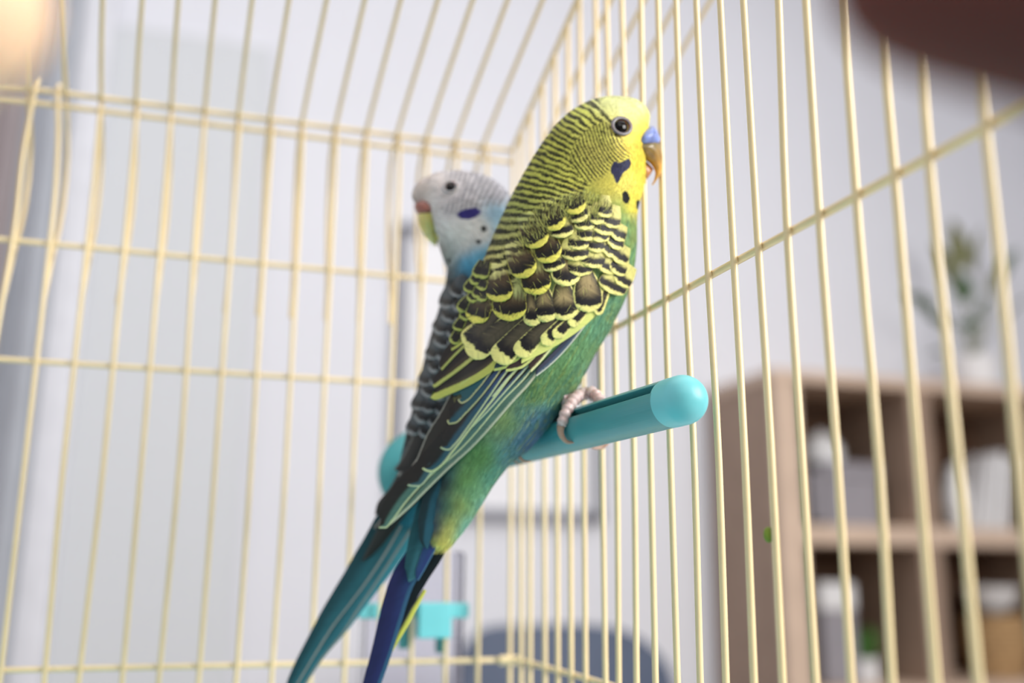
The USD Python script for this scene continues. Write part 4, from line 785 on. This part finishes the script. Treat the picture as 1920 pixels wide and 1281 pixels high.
TL.vane([(850, 940), (836, 985), (818, 1028), (798, 1066), (784, 1090)], [22, 24, 22, 12], bluet((46, 58, 112), (44, 66, 110)), 204, 8, 'tail_feather')
TL.vane([(850, 900), (832, 940), (815, 990), (802, 1030)], [40, 40, 34, 16], vane_scheme((40, 80, 92), 2, (42, 84, 100), (26, 44, 50), .6), 205, 16, 'tail_covert')
# legs and toes, gripping the perch
def foot(thing, fr, cx, cy, w0, s, rgb, seed, leg_from, side=1, rad=1.25, which=(0, 1, 2, 3)):
    ft = chain(fr, [(*leg_from, 7.5 * s * rad), (cx - 8 * s, cy + 2 * s, w0 + 2, 7.5 * s * rad), (cx, cy - 4 * s, w0, 8.0 * s * rad)], 'foot', thing, color=rgb, bumps=.07, seed=seed)
    toes = [[(0, -4, 4, 9), (-14, 4, 20, 9.5), (-28, 22, 38, 9), (-37, 42, 48, 8.5), (-41, 57, 50, 8)], [(2, -4, 0, 9), (14, -2, -2, 9), (24, 4, -14, 8.5), (34, 26, -34, 8), (40, 60, -46, 7.5), (46, 78, -48, 6.5)],
            [(-6, -2, -6, 8), (-22, 4, -10, 8), (-34, 18, -26, 7.5), (-38, 50, -44, 7)], [(2, -3, 2, 9), (16, -6, 12, 9), (26, 2, 22, 8.5), (32, 12, 40, 7.5)]]
    claws = [[(-41, 54, 50, 7.5), (-43, 68, 51, 5.8), (-38, 80, 51, 4.4), (-27, 88, 50, 2.8), (-14, 87, 49, .6)], [(46, 76, -48, 5.5), (43, 88, -46, 4.8), (34, 97, -40, 3.6), (22, 99, -30, 2.4), (6, 89, -22, .5)], [(-38, 50, -44, 5), (-40, 66, -40, 3.6), (-32, 76, -32, .6)], [(32, 12, 40, 5), (34, 22, 44, 3.5), (28, 30, 44, .6)]]
    for a, b in [(toes[i], claws[i]) for i in which]:
        tp = chain(fr, [(cx + x * s, cy + y * s, w0 + w * s * side, r * s * .9 * rad) for x, y, w, r in a], 'toe', thing, color=rgb, bumps=.13, seed=seed, samples=34, parent=ft)
        chain(fr, [(cx + x * s, cy + y * s, w0 + w * s * side, r * s * rad * .8) for x, y, w, r in b], 'claw', thing, mat='claw', samples=22, parent=ft)
foot(green, G, 1094, 742, 22, 1.0, (214, 186, 184), 5, (1052, 748, 42), rad=1.4)
foot(green, G, 1010, 782, -40, .95, (206, 176, 172), 6, (1000, 800, -40), which=(0, 3))

# ================================================= the blue bird
bp = perch_pt(985); BD = pix(bp)[2] + 0.006; B = Frame(BD)
blue = Thing('budgerigar', 'white faced blue budgerigar with dark grey wings behind the green bird, beak to left', 'bird', B.P(960, 850))
keys_b = [(819, 404, 779, 382, 6), (820, 418, 772, 366, 14), (820, 436, 779, 347, 23), (821, 452, 797, 333.5, 35), (825, 466, 822, 323.5, 53), (829, 478, 858, 320, 66), (833, 490, 900, 326, 72), (838, 504, 938, 347, 76), (837, 520, 968, 384, 80), (833, 542, 992, 425, 88),
          (824, 576, 1010, 475, 96), (811, 618, 1016, 540, 100), (800, 658, 1008, 605, 98), (789, 702, 990, 670, 92), (779, 745, 962, 730, 82), (768, 790, 930, 785, 70), (757, 835, 892, 840, 56), (748, 880, 860, 885, 42), (742, 925, 830, 925, 28), (738, 965, 808, 962, 16), (738, 985, 795, 985, 5)]
secb = resample(keys_b, 330); bbv, bbf = loft(secb, 220)
b_color = shepard([(790, 350, (214, 206, 200)), (778, 380, (176, 164, 158)), (820, 335, (236, 234, 234)), (850, 330, (226, 226, 230)), (800, 385, (226, 222, 220)), (830, 380, (216, 212, 214)), (870, 345, (206, 206, 212)), (900, 345, (200, 202, 210)), (930, 365, (190, 192, 204)), (880, 380, (208, 206, 212)), (850, 400, (214, 210, 214)),
    (850, 425, (240, 239, 238)), (880, 425, (242, 241, 240)), (900, 440, (242, 242, 242)), (905, 425, (243, 243, 243)), (880, 412, (240, 239, 239)), (860, 440, (236, 235, 233)), (870, 455, (228, 228, 226)), (845, 440, (232, 231, 229)), (850, 450, (206, 208, 206)), (830, 470, (170, 170, 166)), (880, 455, (214, 216, 216)), (860, 470, (192, 194, 194)), (845, 485, (160, 166, 162)), (840, 500, (120, 130, 130)), (930, 400, (160, 206, 236)), (935, 420, (168, 212, 240)), (925, 405, (176, 210, 236)), (900, 455, (222, 224, 226)),
    (895, 478, (90, 172, 208)), (870, 490, (70, 154, 190)), (910, 470, (110, 184, 216)), (880, 505, (60, 140, 178)), (850, 512, (56, 96, 112)), (845, 530, (44, 44, 46)), (880, 545, (50, 62, 74)), (860, 600, (46, 62, 72)), (830, 620, (44, 44, 44)), (820, 700, (40, 38, 38)), (900, 620, (60, 150, 190)), (960, 560, (70, 164, 204)), (960, 680, (70, 164, 204)), (790, 800, (36, 32, 30)), (860, 800, (60, 140, 170)), (800, 930, (40, 110, 130))])
b_ctrl = [(800, 340, 1, .0, 7), (850, 330, 1, .1, 6.4), (900, 340, .95, .2, 6.6), (935, 365, .8, .55, 7), (850, 385, 1, -.1, 5.6), (880, 385, 1, .05, 6.6), (900, 395, .95, .2, 7), (860, 405, .85, .0, 5.6), (930, 395, .85, .5, 7.5), (830, 440, .3, .95, 10), (880, 450, .4, .92, 10), (850, 520, .0, 1, 13), (840, 600, -.3, .95, 14), (820, 700, -.35, .94, 16), (780, 820, -.4, .92, 16), (900, 560, -.1, 1, 13), (760, 930, -.45, .9, 16)]
b_phase, b_flow = fields(b_ctrl, 760, 1030, 300, 1000)
b_bar = region([(826, 312), (830, 332), (846, 338), (866, 350), (866, 362), (846, 372), (832, 386), (832, 400), (852, 402), (880, 398), (905, 393), (922, 385), (960, 390), (990, 420), (1000, 340), (920, 300)], 5.0)
b_mantle = region([(836, 512), (880, 520), (930, 540), (960, 600), (930, 680), (860, 800), (800, 930), (700, 1000), (730, 800), (800, 600)], 6.0)
b_patch = region([(854, 402), (866, 394), (880, 391), (893, 389), (904, 397), (895, 407), (879, 412), (863, 411)], 2.0)
b_spot = region([(907 + 5.5 * math.cos(a), 429 + 6.5 * math.sin(a)) for a in np.linspace(0, 6.28, 20)], 2.0)
b_spot2 = region([(897 + 6 * math.cos(a), 453 + 5 * math.sin(a)) for a in np.linspace(0, 6.28, 20)], 2.0)
b_spot3 = region([(842 + 4 * math.cos(a), 489 + 6 * math.sin(a)) for a in np.linspace(0, 6.28, 20)], 2.0)
def b_paint(x, y):
    c = b_color(x, y); fx = b_flow(x, y); along, across = x * fx[:, 0] + y * fx[:, 1], -x * fx[:, 1] + y * fx[:, 0]
    hair = nz(across, along * .14, 1.8, 41) - .5; c = c * (1 + hair[:, None] * .22)
    ph = b_phase(x, y) + (nz(x, y, 14, 43) - .5) * 1.8; b = sm(-.2, .5, np.sin(ph))
    c = mixc(c, lin((134, 136, 148)), b * b_bar(x, y) * .85)
    c = mixc(c, lin((118, 118, 116)), sm(.35, .8, np.sin(ph + (nz(across, along, 9, 47) - .5) * 4)) * b_mantle(x, y) * .7 * (1 - .75 * sm(660, 780, y)))
    c = mixc(c, lin((56, 50, 128)), sm(.3, .7, b_patch(x, y)))
    c = c * np.array([1.06, 1.0, .97])
    return np.clip(mixc(c, lin((34, 34, 34)), sm(.25, .75, np.maximum(np.maximum(b_spot(x, y), b_spot2(x, y)), .8 * b_spot3(x, y)))), 0, 1)
bird_body(blue, B, bbv, bbf, b_paint)
BV, BF, BC = blades(B, bbv, px_out(bbv, bbf), b_paint, b_flow, 15000, 13, 12.0, width=1.7, keep=lambda x, y: 1.0 - (np.hypot(x - 845, y - 352) < 14))
blue.part('plumage', (B.P(BV[:, 0], BV[:, 1], BV[:, 2]), BF), MAT['plume'], smooth=True, color=BC, kind='stuff')
b_surf = Surf(bbv)
for sd_ in (1, -1): eye(blue, B, 845, 352, b_surf, 9.5, (176, 168, 170), sd_, sink=2.0)
def bk2(x, y): c = mixc(np.tile(lin((212, 194, 112)), (len(x), 1)), lin((224, 214, 150)), sm(420, 455, y)); return c * (.8 + .4 * nz(x, y, 7, 53))[:, None]
beak_part(blue, B, [(822, 404, 790, 388, 34), (822, 416, 783, 400, 36), (821, 428, 784, 414, 32), (820, 440, 788, 428, 20), (820, 450, 795, 441, 14), (819, 458, 804, 452, 8), (818, 463, 814, 460, 1.5)], bk2, nt=24)
beak_part(blue, B, [(838, 432, 818, 428, 36), (836, 446, 815, 440, 35), (828, 452, 815, 449, 26), (820, 454, 816, 453, 8)], (170, 164, 84), name='lower_beak', nt=20)
beak_part(blue, B, [(776, 386, 786, 377, 26), (779, 396, 802, 374, 37), (786, 403, 814, 382, 40), (800, 405, 820, 396, 32), (812, 406, 820, 403, 8)], lambda x, y: mixc(np.tile(lin((150, 92, 80)), (len(x), 1)), lin((214, 190, 180)), sm(804, 814, x)) * (.8 + .4 * nz(x, y, 6, 8))[:, None], name='cere', nt=24)
# its wing seen from behind: scalloped coverts, then long dark flight feathers
bw = RBFInterpolator(np.array([(842, 520), (880, 540), (930, 560), (960, 620), (830, 600), (870, 620), (920, 660), (810, 680), (850, 700), (890, 760), (790, 760), (820, 790), (860, 830), (765, 840), (790, 870), (735, 930), (770, 930), (700, 1000), (678, 1050), (720, 1020), (760, 980)], float),
                     np.array([12, 62, 92, 100, 20, 70, 98, 22, 66, 84, 22, 60, 70, 20, 46, 14, 36, 8, 2, 12, 24], float) + 8, kernel='thin_plate_spline', smoothing=60.0)
GB = np.stack(np.meshgrid(np.arange(660, 1040, 6.0), np.arange(480, 1080, 6.0), indexing='ij'), -1); gb = bw(GB.reshape(-1, 2)).reshape(GB.shape[:2]); bz = b_surf(GB[..., 0].ravel(), GB[..., 1].ravel()).reshape(gb.shape)
ins = shapely.contains_xy(shapely.Polygon(np.vstack([secb[20:, :2], secb[:20:-1, 2:4]])).buffer(0), GB[..., 0].ravel(), GB[..., 1].ravel()).reshape(gb.shape)
itb = RegularGridInterpolator((GB[:, 0, 0], GB[0, :, 1]), gaussian_filter(np.where(ins, np.maximum(gb, bz + 9), gb), 1.2), bounds_error=False, fill_value=None)
blue_surf = lambda x, y: itb(np.stack([np.clip(x, 661, 1033), np.clip(y, 481, 1073)], -1))
BSC = covert_scheme((62, 70, 76), (15, 14, 16), (138, 141, 143), 6.5, -3.0, 12.0, side=-1)
def blue_wing(side, res):
    wg = wing_skin(blue, B, blue_surf, side, [(845, 530), (930, 560), (930, 640), (880, 740), (820, 830), (720, 960), (740, 900), (790, 740), (825, 610)], (46, 44, 44)); Wg = Wing(B, blue, wg, blue_surf, side, res)
    dk = lambda e, w_, o=(46, 42, 40), i=(34, 30, 28): vane_scheme(e, w_, o, i, .5, soft=.2)
    for k, (e, wd, sch, lf) in enumerate([([(868, 640), (840, 720), (800, 810), (760, 890), (725, 960), (698, 1012), (678, 1052)], [40, 52, 50, 34, 14], dk((70, 66, 62), 2), -4),
            ([(850, 640), (820, 730), (790, 800), (760, 860), (730, 915), (706, 948), (703, 966)], [40, 50, 50, 36, 20], dk((96, 92, 88), 1.5), -3), ([(872, 680), (842, 760), (812, 812), (782, 862), (752, 912), (722, 962), (700, 990)], [34, 42, 46, 40, 24], dk((138, 130, 124), 3.2), -2),
            ([(872, 660), (842, 730), (818, 780), (795, 818), (772, 852), (752, 880), (745, 892)], [30, 42, 44, 36, 22], dk((150, 144, 138), 4.0), -1), ([(846, 640), (822, 700), (800, 752), (780, 800), (762, 842), (745, 872), (738, 880)], [30, 44, 46, 40, 26], dk((104, 102, 98), 2.4), 0),
            ([(858, 620), (832, 680), (812, 730), (796, 768), (782, 796), (776, 804)], [26, 40, 42, 36, 24], dk((116, 114, 110), 2.6), 1.0)]):
        Wg.vane(e, wd, sch, 300 + k, lf, flip=True, rise=1.0)
    k = 320; rs = np.random.RandomState(9)
    for row, y in enumerate(range(800, 520, -24)):
        xl = np.interp(y, [500, 540, 587, 625, 660, 695, 732, 762, 800], [842, 835, 821, 808, 798, 791, 781, 774, 764]); nn = 3 if y > 720 else 5
        for q in range(nn):
            x = xl + 8 + q * 23 + (row % 2) * 11
            if x > 950 - max(0, y - 640) * .6: continue
            Wg.covert((x - 4, y + 18 + q * 4 + rs.uniform(-3, 3)), (-.38 + rs.uniform(-.2, .2), .92), 13.5 * rs.uniform(.75, 1.25), 44, BSC, k, 3.0 + row * .25 + q * .1, 'covert_feather'); k += 1
blue_wing(1, 2.2); blue_wing(-1, 4.5)
TB = Wing(B, blue, blue.path, tail_surf, 1, 2.4)
tl_ = lambda o, i, e=(120, 130, 128), w_=2.0: vane_scheme(e, w_, o, i, .5, soft=.25)
TB.vane([(815, 905), (800, 940), (778, 1010), (748, 1056), (716, 1098), (690, 1132), (660, 1172), (630, 1208)], [40, 52, 50, 42, 34, 28, 16], tl_((64, 136, 150), (56, 120, 136), (74, 132, 144), 4), 401, -6, 'tail_feather')
TB.vane([(800, 920), (776, 985), (742, 1040), (708, 1092), (674, 1142), (642, 1192), (606, 1236), (570, 1290), (540, 1335)], [40, 44, 42, 38, 34, 30, 22], tl_((50, 104, 116), (34, 76, 86), (128, 130, 126), 4), 402, 0, 'tail_feather')
TB.vane([(785, 930), (752, 990), (722, 1042), (690, 1090), (660, 1130), (628, 1172), (596, 1222), (564, 1275), (535, 1325)], [44, 52, 50, 42, 32, 26, 16], tl_((40, 88, 98), (30, 64, 72), (134, 134, 130), 3.4), 403, 5, 'tail_feather')
foot(blue, B, 992, 808, 20, .7, (190, 150, 140), 7, (955, 835, 36), which=(0, 3))
foot(blue, B, 955, 826, -34, .7, (190, 150, 140), 8, (930, 850, -34), which=(0, 3))

# ------------------------------------------------------------------ the hands beside the lens
def hand(name, label, tip, along, up, mat, scale=1.0):
    """A relaxed hand whose forefinger tip is at tip (cage axes, metres); along points from that tip to the wrist, up across the fingers."""
    a = np.asarray(along, float); a /= np.linalg.norm(a); u = np.asarray(up, float); u -= a * (u @ a); u /= np.linalg.norm(u); n = np.cross(a, u)
    T = lambda p: W(np.asarray(tip, float)) + (a * p[0] + u * p[1] + n * p[2]) * .001 * scale
    sph = lambda p, r: m3.Manifold.sphere(r * .001 * scale, 24).translate(tuple(map(float, T(p))))
    def run(js): return [m3.Manifold.batch_hull([sph(*js[i]), sph(*js[i + 1])]) for i in range(len(js) - 1)]
    parts = []
    parts += run([((0, 0, 0), 7.4), ((22, 0, 5), 8.6), ((47, 1, 6), 9.3), ((89, 4, -3), 10.8)])          # the stretched forefinger
    for y, r, k in ((21, 8.9, 0), (40, 8.4, 4), (57, 7.4, 9)):                                            # the other three, folded
        parts += run([((90 + k * .4, y * .94 + 2, -4), r * 1.2), ((52 + k, y, 12), r * 1.06), ((58 + k, y, 33), r * .98), ((78 + k, y * .97 + 1, 34), r * .86)])
    parts += run([((60, -22, 34), 8.6), ((82, -30, 24), 9.8), ((106, -16, 6), 12.5), ((140, 12, -4), 15.0)])
    parts.append(m3.Manifold.batch_hull([sph(p, r) for p, r in (((86, 3, -4), 11), ((90, 22, -3), 11), ((90, 42, -4), 11), ((92, 57, -6), 9.5), ((160, 10, -6), 15), ((160, 44, -6), 14))]))
    parts += run([((158, 27, -6), 20), ((190, 27, -6), 22), ((290, 30, -10), 31)])
    m = m3.Manifold.batch_boolean(parts, m3.OpType.Add).refine_to_length(.004)
    mm = m.to_mesh(); tm = trimesh.Trimesh(mm.vert_properties[:, :3], mm.tri_verts); trimesh.smoothing.filter_taubin(tm, iterations=12)
    t = Thing(name, label, 'hand', W(tip)); t.part('skin', (np.array(tm.vertices), tm.faces), MAT[mat], smooth=True)
    nt = T((-4, 0, 5)); nail = trimesh.creation.icosphere(2); v = np.array(nail.vertices) * [6.5, 5, 1.2] * .001 * scale
    t.part('fingernail', (nt + v[:, :1] * a + v[:, 1:2] * u + v[:, 2:] * n + a * .007, nail.faces), MAT['skin'], smooth=True)
c3 = lambda x, y, z: np.array([(x - 960) / F * z, -(y - 640.5) / F * z, -z]) @ R.T
cx_, cy_, cz_ = R[:, 0], R[:, 1], -R[:, 2]           # the picture's right, up and forward in cage axes
hand('hand', 'blurred finger of a backlit hand at the top right corner, its shade put into the dark red brown colour', c3(1785, -82, .066), cx_ * .94 - cy_ * .36 - cz_ * .28, cy_ - cz_ * .1, 'skin_shaded', 1.08)
hand('hand', 'pale skin toned fingertip of a hand, out of focus, at the top left corner', c3(-100, 5, .075), -cx_ * .9 + cy_ * .25 - cz_ * .4, cy_ - cz_ * .1, 'skin', 1.0)
